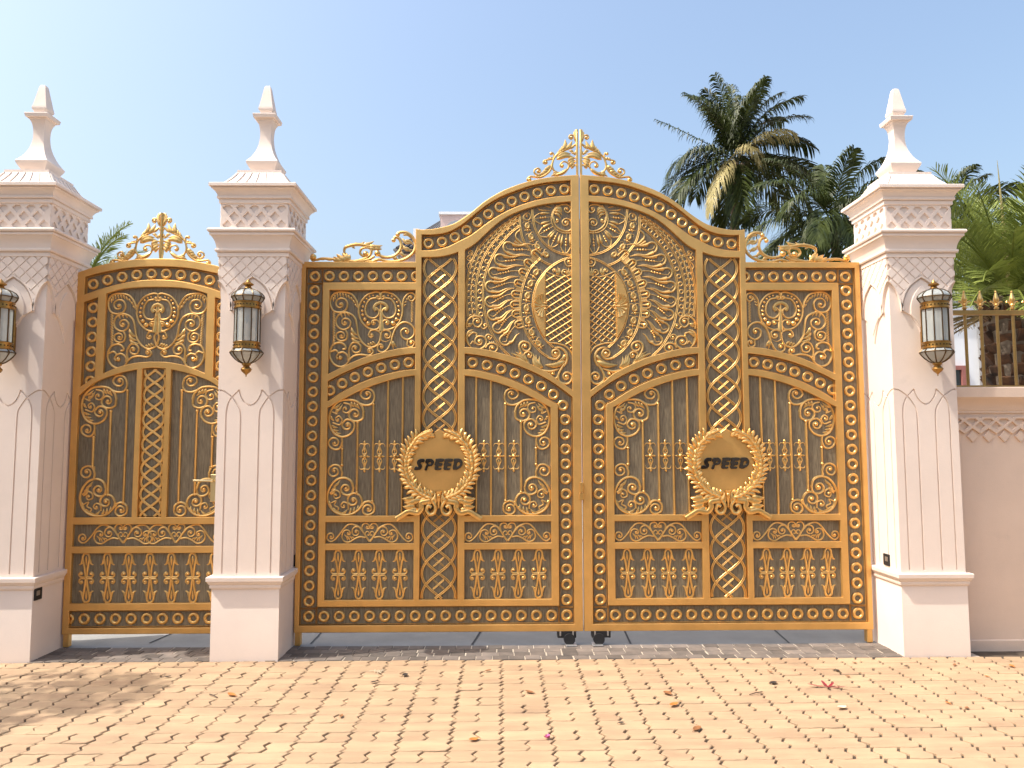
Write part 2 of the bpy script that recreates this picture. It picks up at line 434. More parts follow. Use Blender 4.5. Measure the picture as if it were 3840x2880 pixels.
def casting_heart(pen, cx=900, left=True, right=True, jl=None, jr=None):
    base = pen.fn
    for side in (0, 1):
        f = (lambda p: p) if side == 0 else (lambda p: (1800-p[0], p[1]))
        pen.fn = lambda p, f=f: (f(p)[0]+cx-900, f(p)[1]) if base is None else base((f(p)[0]+cx-900, f(p)[1]))
        L = pen.line
        ext = left if side == 0 else right
        if ext: L('690,222 590,180 500,190 420,260 340,370 250,470 180,500 115,450 125,370 185,345', 14, c=(185, 412), turns=.8)
        else: L('690,222 590,180 500,190 430,250 395,310', 14)
        L('590,180 690,222 770,310 830,400 895,500', 14)
        L('897,500 850,440 780,320 755,230 790,175 850,170 890,210 890,250', 13, c=(856, 228), turns=.6)
        L('898,480 840,410 820,345 855,312 888,335 885,380 855,378', 9)
        L('770,305 720,240 650,225 590,260 575,330 610,380 660,385', 13, c=(648, 325), turns=.8)
        L('820,425 720,410 620,450 520,510 430,490 387,410 410,322 470,287 530,310', 14, c=(500, 348), turns=.6)
        for a, b_ in (((430, 370), (490, 490)), ((470, 395), (530, 490)), ((520, 400), (575, 465)), ((560, 420), (620, 440))): pen.leaf(a, b_, 12, -.15)
    pen.fn = base
def casting_baluster(pen):
    base = pen.fn
    for k in range(4):
        sx, sy = (1, -1)[k % 2], (1, -1)[k//2]
        pen.fn = lambda p, sx=sx, sy=sy: base((sx*p[0], sy*p[1]))
        L = pen.line   # origin in the middle, up is negative v
        L('6,-10 14,-60 24,-150 40,-250 58,-330 58,-390 30,-436 0,-445', 17, hk=.9)
        L('52,-400 68,-330 92,-262 135,-238', 17, 'l', hk=.9)
        L('60,-330 66,-280 100,-240 135,-236', 13, 'e', hk=.9)
        L('6,-20 50,-14 105,-20 128,-62 104,-100', 15, c=(92, -72), turns=.5)
    pen.fn = base
    for sy in (1, -1):
        pen.leaf((0, sy*400), (0, sy*220), 17)
        pen.line([(0, sy*450), (0, sy*428)], 38, n=2, hk=.4)
    pen.ball((0, 0), 20)
def casting_fleur(pen):
    L = pen.line
    for sy in (1, -1):
        pen.fn2 = None
        g = lambda t, sy=sy: [(x, sy*y) for x, y in T(t)]
        L(g('0,-195 0,-128'), 13, 'l')
        L(g('0,-130 -14,-90 -26,-60 -20,-36 0,-28 20,-36 26,-60 14,-90 0,-130'), 7)
        pen.leaf((0, -100*sy), (0, -40*sy), 9)
        for sx in (1, -1):
            L([(sx*x, y) for x, y in g('0,-130 18,-150 48,-152 64,-130 60,-112')], 8, 'e')
        L(g('-22,-26 22,-26'), 7, n=2)
    for sx in (1, -1):
        pen.leaf((sx*18, 0), (sx*66, 0), 11)
    pen.ball((0, 0), 22)
def casting_crest(pen):
    "left half of the leafy crest; axis u = 990"
    L = pen.line; lf = pen.leaf
    L('978,110 962,160 970,230 972,300', 12, 'l'); lf((976, 300), (930, 140), 22); lf((965, 250), (950, 110), 18); lf((930, 165), (985, 215), 14)
    L('965,290 962,240 925,195 882,190 868,222 890,245', 11, c=(900, 220), turns=.4)
    L('965,315 860,378 740,430 672,490 640,560 637,640 680,700 760,710 830,682 862,620 842,572 790,558 752,590', 13, c=(775, 615), turns=.5)
    for a, b_, w_ in (((770, 415), (815, 250), 26), ((760, 400), (840, 300), 20), ((800, 400), (910, 265), 26), ((860, 380), (960, 300), 16), ((740, 430), (770, 340), 18), ((700, 450), (745, 370), 14)): lf(a, b_, w_, .12)
    for a, b_, w_ in (((690, 530), (940, 500), 30), ((690, 510), (900, 450), 26), ((740, 470), (870, 470), 18), ((850, 560), (965, 505), 24), ((860, 590), (960, 540), 22), ((880, 640), (965, 550), 24), ((900, 660), (975, 590), 18), ((930, 410), (860, 400), 12), ((960, 440), (890, 420), 14), ((965, 400), (930, 470), 14)): lf(a, b_, w_, -.15)
    L('960,460 930,440 905,400 880,410', 9); 
    L('860,650 760,722 620,752', 24, 'l'); lf((720, 705), (610, 765), 18); lf((790, 712), (650, 770), 16); lf((700, 690), (640, 720), 16)
    L('650,520 652,450 622,430', 10); pen.ball((618, 446), 20)
    L('640,520 580,530 522,545 512,575 540,588', 12, c=(545, 565), turns=.4)
    lf((640, 500), (590, 520), 14); lf((600, 500), (560, 540), 12)
    L('632,590 605,675 545,735 460,775 370,767 320,768 290,800', 15, c=(318, 806), turns=.5)
    for a, b_, w_ in (((628, 620), (560, 690), 24), ((610, 650), (520, 710), 24), ((590, 690), (490, 740), 24), ((560, 720), (450, 765), 20), ((500, 750), (400, 775), 16)): lf(a, b_, w_, .2)
    L('460,765 392,722 388,675 438,650 468,680', 12, c=(438, 690), turns=.5)
    lf((460, 770), (375, 700), 14)
    for v in (330, 500, 610): lf((992, v+40), (955, v-20), 14)
def casting_wing(pen):
    L = pen.line; lf = pen.leaf
    L('1075,152 1100,132 1170,135 1230,180 1262,260 1240,340 1170,400 1080,430 980,435 900,415 850,420 815,436', 14); pen.ball((1078, 155), 20)
    L('1036,212 1052,182 1095,200 1115,260 1100,320 1050,370 980,392 910,382 868,352', 14); pen.ball((1035, 214), 20); pen.ball((866, 352), 28)
    for i, (a, b_) in enumerate((((1130, 160), (1215, 195)), ((1120, 190), (1235, 235)), ((1125, 230), (1245, 270)), ((1130, 265), (1235, 310)), ((1125, 300), (1215, 345)), ((1110, 325), (1185, 375)), ((1085, 345), (1140, 400)), ((1050, 370), (1095, 418)), ((1010, 385), (1045, 425)))): lf(a, b_, 13, .25 if i % 2 else -.25)
    L('620,435 720,410 785,372 803,315 765,290 705,300 685,345 715,378', 13, c=(738, 350), turns=.6); pen.ball((742, 356), 24)
    L('835,378 760,418 620,436', 13); L('860,425 800,432 740,436', 11)
    L('575,385 525,345 530,292 600,265 680,258 760,272 850,285 912,296', 16, 't')
    for a, b_, w_ in (((640, 265), (735, 228), 13), ((715, 258), (832, 222), 15), ((775, 265), (920, 268), 18), ((780, 280), (865, 308), 17), ((830, 280), (912, 310), 15), ((600, 268), (636, 300), 10), ((620, 262), (645, 232), 9)): lf(a, b_, w_, .1)
    for a, b_, w_ in (((590, 420), (500, 345), 26), ((560, 425), (440, 360), 28), ((530, 430), (405, 385), 24), ((575, 415), (540, 345), 20), ((575, 410), (580, 362), 16), ((470, 425), (380, 395), 16)): lf(a, b_, w_, -.1)
    L('640,432 500,425 420,412 300,404 232,418', 12); pen.ball((198, 388), 28); L('232,418 190,425 172,395 185,370', 9)
    lf((400, 420), (290, 395), 14); lf((330, 410), (240, 408), 12)
def fleur_unit(pen, c, ang, s, cross=True):
    ca, sa = math.cos(ang), math.sin(ang)
    g = lambda x, y: (c[0]+s*(x*ca-y*sa), c[1]+s*(x*sa+y*ca))
    L = pen.line
    L([g(*p) for p in ((10, 4), (28, 14), (46, 12), (52, 0), (46, -12), (28, -14), (10, -4))], 4.0*s/1.0 if s > 1 else 4.2)
    pen.leaf(g(46, 0), g(16, 0), 6*s)
    for sy in (1, -1): L([g(*p) for p in ((12, 0), (2, sy*10), (-2, sy*28), (8, sy*38), (18, sy*32))], 4.6*s, 'e')
    if cross:
        for p in ((82, 0), (60, 0)): pen.leaf(g(70, 0), g(70+(p[0]-70)*1.4, 0), 5*s)
        for sy in (1, -1): pen.leaf(g(70, sy*4), g(70, sy*30), 6*s)
        pen.ball(g(70, 0), 7*s)

# ------------------------------------------------------------------ gate leaves
def zpx(px, py): return G(px, py)[1]
def curve_px(txt, n=5): return [G(*p) for p in spl(T(txt), n)]
def at_x(path, X):
    for a, b_ in zip(path, path[1:]):
        if (a[0]-X)*(b_[0]-X) <= 0 and a[0] != b_[0]:
            return a[1]+(b_[1]-a[1])*(X-a[0])/(b_[0]-a[0])
    a = min(path, key=lambda p: abs(p[0]-X)); return a[1]
def seg_x(path, xa, xb, n=24):
    return [(xa+(xb-xa)*i/n, at_x(path, xa+(xb-xa)*i/n)) for i in range(n+1)]
_ring = {}
def ring_mesh(rad=.0340, hw=.0128, key='ring'):
    if key not in _ring:
        b = B(); b.stroke([(rad*math.cos(2*math.pi*k/24), rad*math.sin(2*math.pi*k/24)) for k in range(24)], hw, hw*1.05, 0, True, prof=7)
        me = b.me('ring'); me.materials.append(M['orn']); _ring[key] = me
    return _ring[key]
def ring_at(root, x, z, y=.03, key='ring'):
    return link('ring', ring_mesh(key=key), None, root, (x-root.location.x, y-root.location.y, z))
def rings_along(root, path, pitch=.1195, ends=False):
    P = resample(path, pitch)
    for p in (P if ends else P[1:-1]): ring_at(root, *p)
def lattice(b, x0, x1, z0, z1, zc, per, amp, cross=True, w=.0050, gap=.0058, y0=.03):
    xc = (x0+x1)/2
    for k in range(4):
        N = int((z1-z0)/.012); pts = []
        for i in range(N+1):
            z = z0+(z1-z0)*i/N; s = math.sin(2*math.pi*(z-zc)/per+k*math.pi/2)
            s = s*(1+.12*(1-s*s)); pts.append((xc+amp*s, z))
        lift = .004*(k % 2)
        for g in (-gap, gap): b.stroke(off(pts, g), w, w*1.05, y0-.004-lift, prof=7)
    if cross:
        j = math.floor((z0-zc)/(per/4))
        while zc+(j+.5)*per/4 < z1:
            z = zc+(j+.5)*per/4; j += 1
            for sx in (1, -1):
                a, c = (xc-.043*sx, z-.037), (xc+.043*sx, z+.037)
                if z-.03 > z0 and z+.03 < z1:
                    for g in (-.0042, .0042): b.stroke(off([a, (xc, z), c], g), .0033, .006, y0)
def panel_border(b, loop, d, w=.0035, h=.012, y0=.03):
    "thin moulding line a little inside an opening"
    n = len(loop); sg = 1 if area(loop) > 0 else -1; out = []
    for i in range(n):
        p0, p, p1 = loop[i-1], loop[i], loop[(i+1) % n]
        def nrm(a, c):
            L = math.hypot(c[0]-a[0], c[1]-a[1]) or 1e-9; return (-(c[1]-a[1])/L*sg, (c[0]-a[0])/L*sg)
        a, c = nrm(p0, p), nrm(p, p1); k = 1+a[0]*c[0]+a[1]*c[1]
        k = max(k, .3)
        out.append((p[0]+(a[0]+c[0])/k*d, p[1]+(a[1]+c[1])/k*d))
    b.stroke(out, w, h, y0, True, prof=5)
def wood_panel(root, loop):
    return link('panel', plate_mesh('panel', [loop], .02, .03, .001, root.location), M['wood'], root)

LX0, LX1 = -1.650, .652
def build_leaf():
    HX = LX0
    root = empty('driveway_gate_leaf', (HX, .03, 0), 'left leaf of the golden double gate, next to the small side gate', 'gate', 'leaves of the golden double gate')
    org = root.location
    zb = zpx(1400, 2372); zt = zpx(1300, 981); ztw = zpx(1562, 858)
    top = curve_px('1559,858 1583,860.5 1624,858 1679,846 1715,831 1768,795 1813,758 1858,729 1903,706.5 1971,682.5 2039,667 2107,659 2178,654.5')
    top = [p for p in top if -.709 < p[0] < LX1]
    band_u = curve_px('1560,880 1583,879.7 1624,879.7 1679,870.6 1733,841.7 1790,795 1836,761 1881,736 1926,718 1994,695 2062,682.5 2150,675')
    band_l = curve_px('1560,938 1583,938.6 1624.5,937.5 1679,925 1727,901 1768,880 1813,846 1858,815 1903,790 1949,770 2016,749.5 2084,737 2150,732')
    rail_l = curve_px('1560,965 1586.5,964.7 1642.5,963 1686,955.6 1717,945 1745,936 1781,914.5 1813,885 1849,851 1894,817 1940,794.7 1994,776.6 2053,764 2150,754.5')
    A_top = curve_px('1230,1402 1281,1377 1353,1344 1425.5,1322.6 1498,1306 1557.6,1301 1600,1299')
    A_ou = curve_px('1230,1429 1281,1402 1353,1371 1425,1348 1498,1333 1556,1326 1600,1324')
    A_ol = curve_px('1205,1515 1230,1503.4 1281,1471 1353,1434.7 1425,1409 1498,1391 1554,1384 1600,1382')
    A_bot = curve_px('1230,1528.7 1281,1500 1353,1463.6 1425,1436.5 1498,1416.6 1556,1407.6 1600,1405')
    AX = -.506
    mr = lambda path: sorted([(2*AX-x, z) for x, z in path])
    A_top_r = mr(A_top)+[G(2095, 1429), G(2122, 1445), G(2160, 1472)]
    A_ou_r = mr(A_ou)+[G(2100, 1453), G(2125, 1472), G(2160, 1500)]
    A_ol_r = mr(A_ol); A_bot_r = mr(A_bot)
    xa, xb = -1.6106, -1.4135                      # ring column / inner stile
    x1, x2, x3, x4 = -.706, -.658, -.354, -.2978   # lattice stiles
    x5, x6, x7 = .4015, .4625, .582
    z3, z58, z87 = zpx(1300, 1003), zpx(1300, 1059), zpx(1400, 1087.5)
    z_mid, z_h1, z_h0, z_b1, z_b0, z_r1, z_r0 = [zpx(1384, y) for y in (1934, 1958, 2038, 2063, 2250, 2276, 2345)]
    outer = [(LX0, zb), (LX1, zb), (LX1, top[-1][1])]+top[::-1]+[(-.709, zt), (LX0, zt)]
    OA = [(x1, z3), (xa, z3), (xa, z_r0), (x7, z_r0), (x7, at_x(A_ou_r, x7))]+seg_x(A_ou_r, x7-.01, x4)+seg_x(A_ol_r, x4, x6-.01)+[(x6, at_x(A_ol_r, x6-.01)-.02), (x6, z_r1), (-1.470, z_r1), (-1.470, z58), (x1, z58)]
    O2 = [(xb, z87), (xb, at_x(A_top, xb))]+seg_x(A_top, xb+.005, x1-.005)+[(x1, at_x(A_top, x1)), (x1, z87)]
    O3 = seg_x(A_ou, xb, x1)+seg_x(A_ol, x1, xb)
    O4 = seg_x(A_bot, xb, x1)+[(x1, z_mid), (xb, z_mid)]
    rect = lambda a, c, lo, hi: [(a, lo), (c, lo), (c, hi), (a, hi)]
    O5, O6 = rect(xb, x1, z_h0, z_h1), rect(xb, x1, z_b0, z_b1)
    O10, O11 = rect(x4, x5, z_h0, z_h1), rect(x4, x5, z_b0, z_b1)
    O7 = [(x3, z_b0), (x2, z_b0)][::-1]+seg_x(rail_l, x3, x2, 8)
    O8 = seg_x(rail_l, x4, x7, 30)+[(x7, at_x(A_top_r, x7))]+seg_x(A_top_r, x7-.01, x4)
    O9 = seg_x(A_bot_r, x4, x5)+[(x5, z_mid), (x4, z_mid)]
    O12 = seg_x(band_u, x2, x7, 30)+seg_x(band_l, x7, x2, 30)
    link('frame', plate_mesh('frame', [outer, OA, O2, O3, O4, O5, O6, O7, O8, O9, O10, O11, O12], .075, 0, .0045, org, 2), M['frame'], root)
    inn = [(LX0+.012, zb+.012), (LX1-.012, zb+.012), (LX1-.012, top[-1][1]-.012)]+[(x, z-.012) for x, z in top[::-1][1:-1]]+[(-.697, zt-.012), (LX0+.012, zt-.012)]
    wood_panel(root, inn)
    for loop in (O3, O12):
        b = B(org); panel_border(b, loop, .006, .003); b.build('border_moulding', M['frame'], root)
    b = B(org); panel_border(b, OA, .006, .003)
    zr = zpx(1300, 1033); zr0 = zpx(1400, 2313); xr = -1.541; xr2 = .5225
    for z in (zr-.058, zr-.066, zr0+.058, zr0+.066): b.stroke([(xa+.01, z), (-1.475, z)], .0025, .01, .03)
    for x in (xr+.058, xr+.066):
        b.stroke([(x, z3-.01), (x, z58+.01)], .0025, .01, .03); b.stroke([(x, z_r1-.005), (x, z_r0+.01)], .0025, .01, .03)
    for x in (xr2-.058, xr2-.066): b.stroke([(x, z_r1-.005), (x, z_r0+.01)], .0025, .01, .03)
    for z in (zr0+.058, zr0+.066): b.stroke([(x6+.01, z), (x7-.01, z)], .0025, .01, .03)
    b.build('border_moulding', M['frame'], root)
    # rings
    ring_at(root, xr, zr); ring_at(root, xr, zr0); ring_at(root, xr2, zr0)
    rings_along(root, [(xr, zr), (xr, zr0)]); rings_along(root, [(xr, zr0), (xr2, zr0)])
    for k in range(1, 8): ring_at(root, xr+.1195*k, zr)
    mid_r = [((a[0]), (at_x(A_ou_r, a[0])+at_x(A_ol_r, min(a[0], x6)))/2) for a in seg_x(A_ou_r, x4+.062, .40)]
    path = [(xr2, zr0), (xr2, mid_r[-1][1]-.16), (xr2-.03, mid_r[-1][1]-.09)]+mid_r[::-1]
    rings_along(root, path, .1185); ring_at(root, *mid_r[0])
    mid_l = [(a[0], (a[1]+at_x(A_ol, a[0]))/2) for a in seg_x(A_ou, xb+.012, x1-.055)]
    rings_along(root, mid_l, .119, True)
    mid_t = [(a[0], (a[1]+at_x(band_l, a[0]))/2) for a in seg_x(band_u, x2+.054, x7-.05)]
    rings_along(root, mid_t, .1165, True)
    # lattice strip
    b = B(org); lattice(b, x2, x3, z_b0+.004, at_x(rail_l, x2)-.004, zpx(1650, 1002.4), .712, .134)
    for x in (x2+.006, x3-.006): b.stroke([(x, z_b0), (x, at_x(rail_l, x))], .003, .012, .03)
    b.build('lattice', M['orn'], root)
    # scroll castings
    b = B(org); p = Pen(b, 'R5'); casting_panel_half(p); casting_panel_narrow_side(p); b.build('scroll_panel', M['orn'], root)
    def corner(flip):
        b = B(org); casting_corner(Pen(b, 'RC', fn=flip)); b.build('corner_scroll', M['orn'], root)
        b = B(org)
    def flipX(pen):
        P0 = pen.P
        pen.P = lambda q: (lambda r: (2*AX-r[0], r[1]))(P0(q)); return pen
    for fl in (0, 1):
        for part in (0, 1):
            b = B(org); p = Pen(b, 'RC')
            if fl: flipX(p)
            casting_corner(p, lower=part == 0, upper=part == 1); b.build('corner_scroll', M['orn'], root)
        # bars
        for i, (px, t, bt) in enumerate(((1337, 1583, 1847), (1396, 1515, 1880), (1451, 1437, 1934), (1507, 1420, 1934), (1280, 1683, 1744))):
            X = G(px, 1720)[0]; zt_, zb_ = zpx(px, t), zpx(px, bt)
            if i in (2, 3): zt_ = at_x(A_bot, X)
            if fl: X = 2*AX-X
            b = B(org); b.stroke([(X, zb_), (X, zt_)], .0095 if i < 4 else .0085, .014, .03, prof=7)
            if i not in (2, 3):
                for z in (zb_, zt_): b.ball((X, z), .0135, .03, .016)
            b.build('bar', M['orn'], root)
        for px in (1364.5, 1421, 1478):
            b = B(org); p = Pen(b, (px, 1712, .3136))
            if fl: flipX(p)
            casting_fleur(p); b.build('fleur', M['orn'], root)
        b = B(org); p = Pen(b, 'RH')
        if fl: flipX(p)
        casting_heart(p); b.build('heart_scroll', M['orn'], root)
        for px in (1265, 1342.5, 1420, 1498):
            b = B(org); p = Pen(b, (px, 2156.5, .20496), fn=lambda q: q)
            if fl: flipX(p)
            casting_baluster(p); b.build('tulip_motif', M['orn'], root)
    sunburst(root); wreath(root)
    # crests on top
    b = B(org); casting_crest(Pen(b, 'CR', y0=.03, free=.0001)); 
    b.box(.632, .650, .018, .042, G(2170, 655)[1]-.01, 4.25, .003)
    b.build('crest', M['orn'], root)
    b = B(org); casting_wing(Pen(b, 'WC', y0=.03, free=.0001)); b.build('wing_scroll', M['orn'], root)
    # drop bolt wheel and hinge foot
    t = B(org); x = .52
    t.box(x-.075, x+.075, .0, .075, .058, zb+.002, .004); bolt = t.build('drop_wheel', M['black'], root, smooth=False)
    t = B(org)
    for q in (-.052, .05): t.box(x+q-.006, x+q+.006, -.006, .0, .075, zb, .001)
    t.build('bracket', M['steel'], bolt, smooth=False)
    t = B(org); pts = [(x+.02+.045*math.cos(a*math.pi/10), .045*math.sin(a*math.pi/10)+.05) for a in range(20)]
    n = len(pts); t.add([(p[0], yy, p[1]) for yy in (-.02, .03) for p in pts], [tuple(range(n)), tuple(range(2*n-1, n-1, -1))]+[(i, n+i, n+(i+1) % n, (i+1) % n) for i in range(n)])
    t.build('wheel', M['black'], bolt, smooth=False)
    t = B(org); t.box(x-.01, x+.075, -.055, .05, .004, .014, .002); t.build('foot_plate', M['steel'], bolt, smooth=False)
    t = B(org); t.box(LX0+.004, LX0+.05, .012, .065, .006, zb+.004, .004); t.build('hinge_foot', M['frame'], root, smooth=False)
    t = B(org)
    for k in range(7):
        z = .25+.34*k; t.box(LX0-.006, LX0+.002, .03, .06, z, z+.1, .001)
    t.build('hinge', M['frame'], root, smooth=False)
    return root

def sunburst(root):
    org = root.location
    b = B(org); p6 = Pen(b, 'R6'); p7 = Pen(b, 'R7'); ps = Pen(b, 'RS'); pz = Pen(b, 'Z5'); pp = Pen(b, (0, 0, 1.0))
    A = [(1700+.452*u, 650+.452*v) for u, v in T('120,1185 105,1000 118,860 150,740 195,640 262,552 340,480 430,412 556,336')]
    Bc = [(1700+.452*u, 650+.452*v) for u, v in T('205,1190 186,1000 200,855 240,720 300,610 380,510 470,425 556,370')]
    C = [(1700+.452*u, 650+.452*v) for u, v in T('470,1515 380,1420 300,1280 262,1150 246,1000 256,880 290,760 350,640 420,550 490,475 556,425')]
    Dd = [(1700+.3014*u, 950+.3014*v) for u, v in T('1085,50 960,180 890,330 850,480 832,650 848,800 900,960 970,1080 1080,1210 1190,1290')]
    E = [(1700+.3014*u, 950+.3014*v) for u, v in T('1480,40 1380,65 1280,115 1180,190 1100,280 1040,380 1002,520 992,640 1008,760 1050,900 1100,990 1160,1080 1250,1165')]
    F = [(1960+.2169*u, 640+.2169*v) for u, v in T('165,650 180,800 210,950 270,1090 370,1230 500,1340 650,1410 860,1455')]
    Gc = T('1951,808 1951,844 1962,894 1985,930 2016,962 2048,983 2075,993')
    for path, w in ((A, 1.6), (Bc, 1.6), (C, 1.7), (Dd, 1.9), (E, 1.9), (F, 1.8), (Gc, 1.8)): pp.dbl(spl(path), 2.1, w)
    b.build('arc_line', M['orn'], root)
    # small rings and curls in the border band
    b = B(org); pp = Pen(b, (0, 0, 1.0))
    for u, v in T('805,175 712,250 622,330 543,425 470,520 408,625 355,738 310,850 278,965 258,1085 245,1205 243,1325 250,1440 265,1560'): pp.ring((1740+.2412*u, 800+.2412*v), 7.3, 2.2)
    b.build('bead_ring_row', M['orn'], root)
    b = B(org); pp = Pen(b, (0, 0, 1.0))
    sA, sB = spl(A), spl(Bc); n = 21
    ra, rb = resample(sA, n=n), resample(sB, n=n)
    for i in range(n-1):
        c = ((ra[i][0]+rb[i][0])/2, (ra[i][1]+rb[i][1])/2)
        tx, ty = tang([((q[0]+r_[0])/2, (q[1]+r_[1])/2) for q, r_ in zip(ra, rb)], i); nx, ny = -ty, tx
        g = lambda a, q, c=c: (c[0]+tx*a+nx*q, c[1]+ty*a+ny*q)
        for s in (1, -1):
            pp.line([g(-2, 0), g(6, s*3), g(10, s*8), g(6, s*12), g(2, s*9)], 2.1, 'c')
        pp.leaf(g(-14, 0), g(4, 0), 3.4)
    b.build('curl_row', M['orn'], root)
    # petals
    TT = [(1889, 916), (1856, 964), (1833, 1017), (1821, 1070), (1820, 1130), (1830, 1182), (1851, 1236), (1879, 1285)]
    NN = [(1999, 940), (1971, 975), (1950, 1013), (1932, 1056), (1921, 1099), (1917, 1140), (1923, 1176), (1934, 1218)]
    BB = [(2005, 915)]+[((a[0]+c[0])/2+4, (a[1]+c[1])/2) for a, c in zip(NN, NN[1:])]+[(1948, 1248)]
    for k, (t, nn) in enumerate(zip(TT, NN)):
        b = B(org); pp = Pen(b, (0, 0, 1.0))
        L_ = math.hypot(nn[0]-t[0], nn[1]-t[1]); ex, ey = (nn[0]-t[0])/L_, (nn[1]-t[1])/L_
        # tip opens along a direction a little below the root line
        th = R(14); ex, ey = ex*math.cos(th)-ey*math.sin(th), ex*math.sin(th)+ey*math.cos(th)
        ux, uy = ey, -ex
        g = lambda a, q: (t[0]+ex*a+ux*q, t[1]+ey*a+uy*q)
        U1, U2 = g(31, 19), g(27, -19)
        pp.line([U1, g(14, 19), g(3, 12), g(0, 2), g(3, -9), g(13, -18), U2], 3.6)
        for U, bt, sgn in ((U1, BB[k], 1), (U2, BB[k+1], -1)):
            m1 = (U[0]+(bt[0]-U[0])*.30, U[1]+(bt[1]-U[1])*.30+5); m2 = (U[0]+(bt[0]-U[0])*.66, U[1]+(bt[1]-U[1])*.66-3)
            pp.line([(U[0]-3, U[1]), m1, m2, bt], 5.6, 'e', hk=1.1)
            pp.line([(U[0]-2, U[1]+sgn*5), (m1[0], m1[1]+sgn*2.2), m2], 3.4, 'e')
        a = g(7, 2); path = [a, g(20, -6), ((t[0]+nn[0])/2-2, (t[1]+nn[1])/2+5), ((t[0]+3*nn[0])/4, (t[1]+3*nn[1])/4-1), nn]
        P = pp.line(path, 1.5)
        R_ = resample(P, n=12)
        for q in (4, 5, 6, 7): pp.ball(R_[q], 3.7)
        b.build('petal', M['orn'], root)
    b = B(org); pp = Pen(b, (0, 0, 1.0))
    pp.line([(1952, 858), (1938, 870), (1934, 884), (1942, 898)], 3.2); pp.line([(1938, 893), (1958, 910), (1985, 916)], 5.5, 'e'); pp.line([(1930, 902), (1955, 916), (1990, 922)], 5, 'e')
    b.build('petal', M['orn'], root)
    # crown of bulbs along the inner arc
    b = B(org); pp = Pen(b, (0, 0, 1.0)); sD = spl(Dd, 10)
    for k, nn in enumerate(NN):
        j = min(range(len(sD)), key=lambda i: math.hypot(sD[i][0]-nn[0], sD[i][1]-nn[1])); d = sD[j]
        tx, ty = tang(sD, j); dx, dy = d[0]-nn[0], d[1]-nn[1]; L_ = math.hypot(dx, dy) or 1; dx /= L_; dy /= L_
        g = lambda a, q: (nn[0]+dx*a+tx*q, nn[1]+dy*a+ty*q)
        pp.line([g(L_, -13), g(10, -13), g(1, -8), g(-2, 0), g(1, 8), g(10, 13), g(L_, 13)], 3.2)
        pp.line([g(6, 0), g(12, 0), g(L_, 0)], 7.5, 'e', hk=1.0)
        if k+1 < len(NN):
            n2 = NN[k+1]; mx, my = (nn[0]+n2[0])/2, (nn[1]+n2[1])/2
            for q in (-5, 0, 5):
                pp.line([(mx+tx*q+dx*10, my+ty*q+dy*10), (mx+tx*q+dx*(L_-1), my+ty*q+dy*(L_-1))], 2.6, n=2)
    b.build('crown_row', M['orn'], root)
    # fleurs between the two inner arcs and round the rosette
    b = B(org); pp = Pen(b, (0, 0, 1.0)); 
    q1, q2 = resample(spl(Dd), n=60), resample(spl(E), n=60)
    ce = [(1700+.3014*u, 950+.3014*v) for u, v in T('1085,150 1020,250 960,380 925,530 915,690 940,860 1000,1030 1100,1160')]
    P = resample(spl(ce), n=57)
    for k in range(7):
        i = 2+8*k; tx, ty = tang(P, i); fleur_unit(pp, P[i], math.atan2(ty, tx), .50)
    b.build('fleur_chain', M['orn'], root); b = B(org); pp = Pen(b, (0, 0, 1.0))
    cg = [(1960+.2169*u, 640+.2169*v) for u, v in T('80,870 90,980 140,1110 200,1220 290,1330 390,1420 500,1490')]
    P = resample(spl(cg), n=28)
    for k in range(4):
        i = 7*k; tx, ty = tang(P, i); fleur_unit(pp, P[i], math.atan2(ty, tx), .44, k < 3)
    pz = Pen(b, 'Z5'); pz.line('30,850 10,790 50,730 110,720 140,780 110,835', 11, c=(70, 770), turns=.8)
    b.build('fleur_chain', M['orn'], root)
    # rosette at the top by the meeting stile
    b = B(org); p = Pen(b, 'Z5'); L = p.line
    br = spl(T('600,590 530,680 500,790 510,890 560,980 650,1040 750,1062 855,1050'))
    L(br[::3], 10)
    for q in resample(br, n=17): p.leaf((q[0]-12, q[1]-14), (q[0]+14, q[1]+14), 10)
    L('860,990 780,1030 680,1010 590,950 545,870 525,780 545,690 620,600 700,570 790,580 842,640 805,702', 15, c=(772, 645), turns=.7)
    L('862,980 850,890 800,820 730,820 690,870 710,922', 14, c=(752, 880), turns=.8)
    for a, b_, w_ in (((560, 640), (690, 700), 24), ((550, 680), (690, 755), 24), ((550, 720), (660, 815), 22), ((600, 610), (690, 680), 16)): p.leaf(a, b_, w_, -.2)
    L('540,780 560,865 610,870 618,830', 13, c=(600, 838), turns=.4)
    for tip, a0, a1, c0, c1 in (((205, 810), (290, 722), (480, 715), (310, 905), (480, 850)), ((285, 1090), (345, 965), (500, 890), (430, 1135), (560, 1000)), ((490, 1300), (450, 1180), (570, 1025), (612, 1262), (655, 1075)), ((745, 1412), (660, 1300), (700, 1080), (832, 1312), (822, 1065))):
        ax, ay = (a0[0]+tip[0])/2, (a0[1]+tip[1])/2
        dx, dy = tip[0]-(a1[0]+c1[0])/2, tip[1]-(a1[1]+c1[1])/2; l_ = math.hypot(dx, dy); dx /= l_; dy /= l_
        k1 = (ax+dx*26, ay+dy*26); k2 = ((c0[0]+tip[0])/2+dx*26, (c0[1]+tip[1])/2+dy*26)
        L([a0, k1, tip, k2, c0], 11); L([a0, a1], 22, 'l', hk=.9); L([c0, c1], 22, 'l', hk=.9)
        m0 = ((a1[0]+c1[0])/2, (a1[1]+c1[1])/2); L([tip, m0], 5, n=4)
        for q in (.3, .45, .6): p.ball((m0[0]+(tip[0]-m0[0])*q, m0[1]+(tip[1]-m0[1])*q), 17)
    L('270,640 330,665 490,668', 14, 'l'); L('400,600 460,610 500,620', 9, 'l')
    b.build('rosette', M['orn'], root)
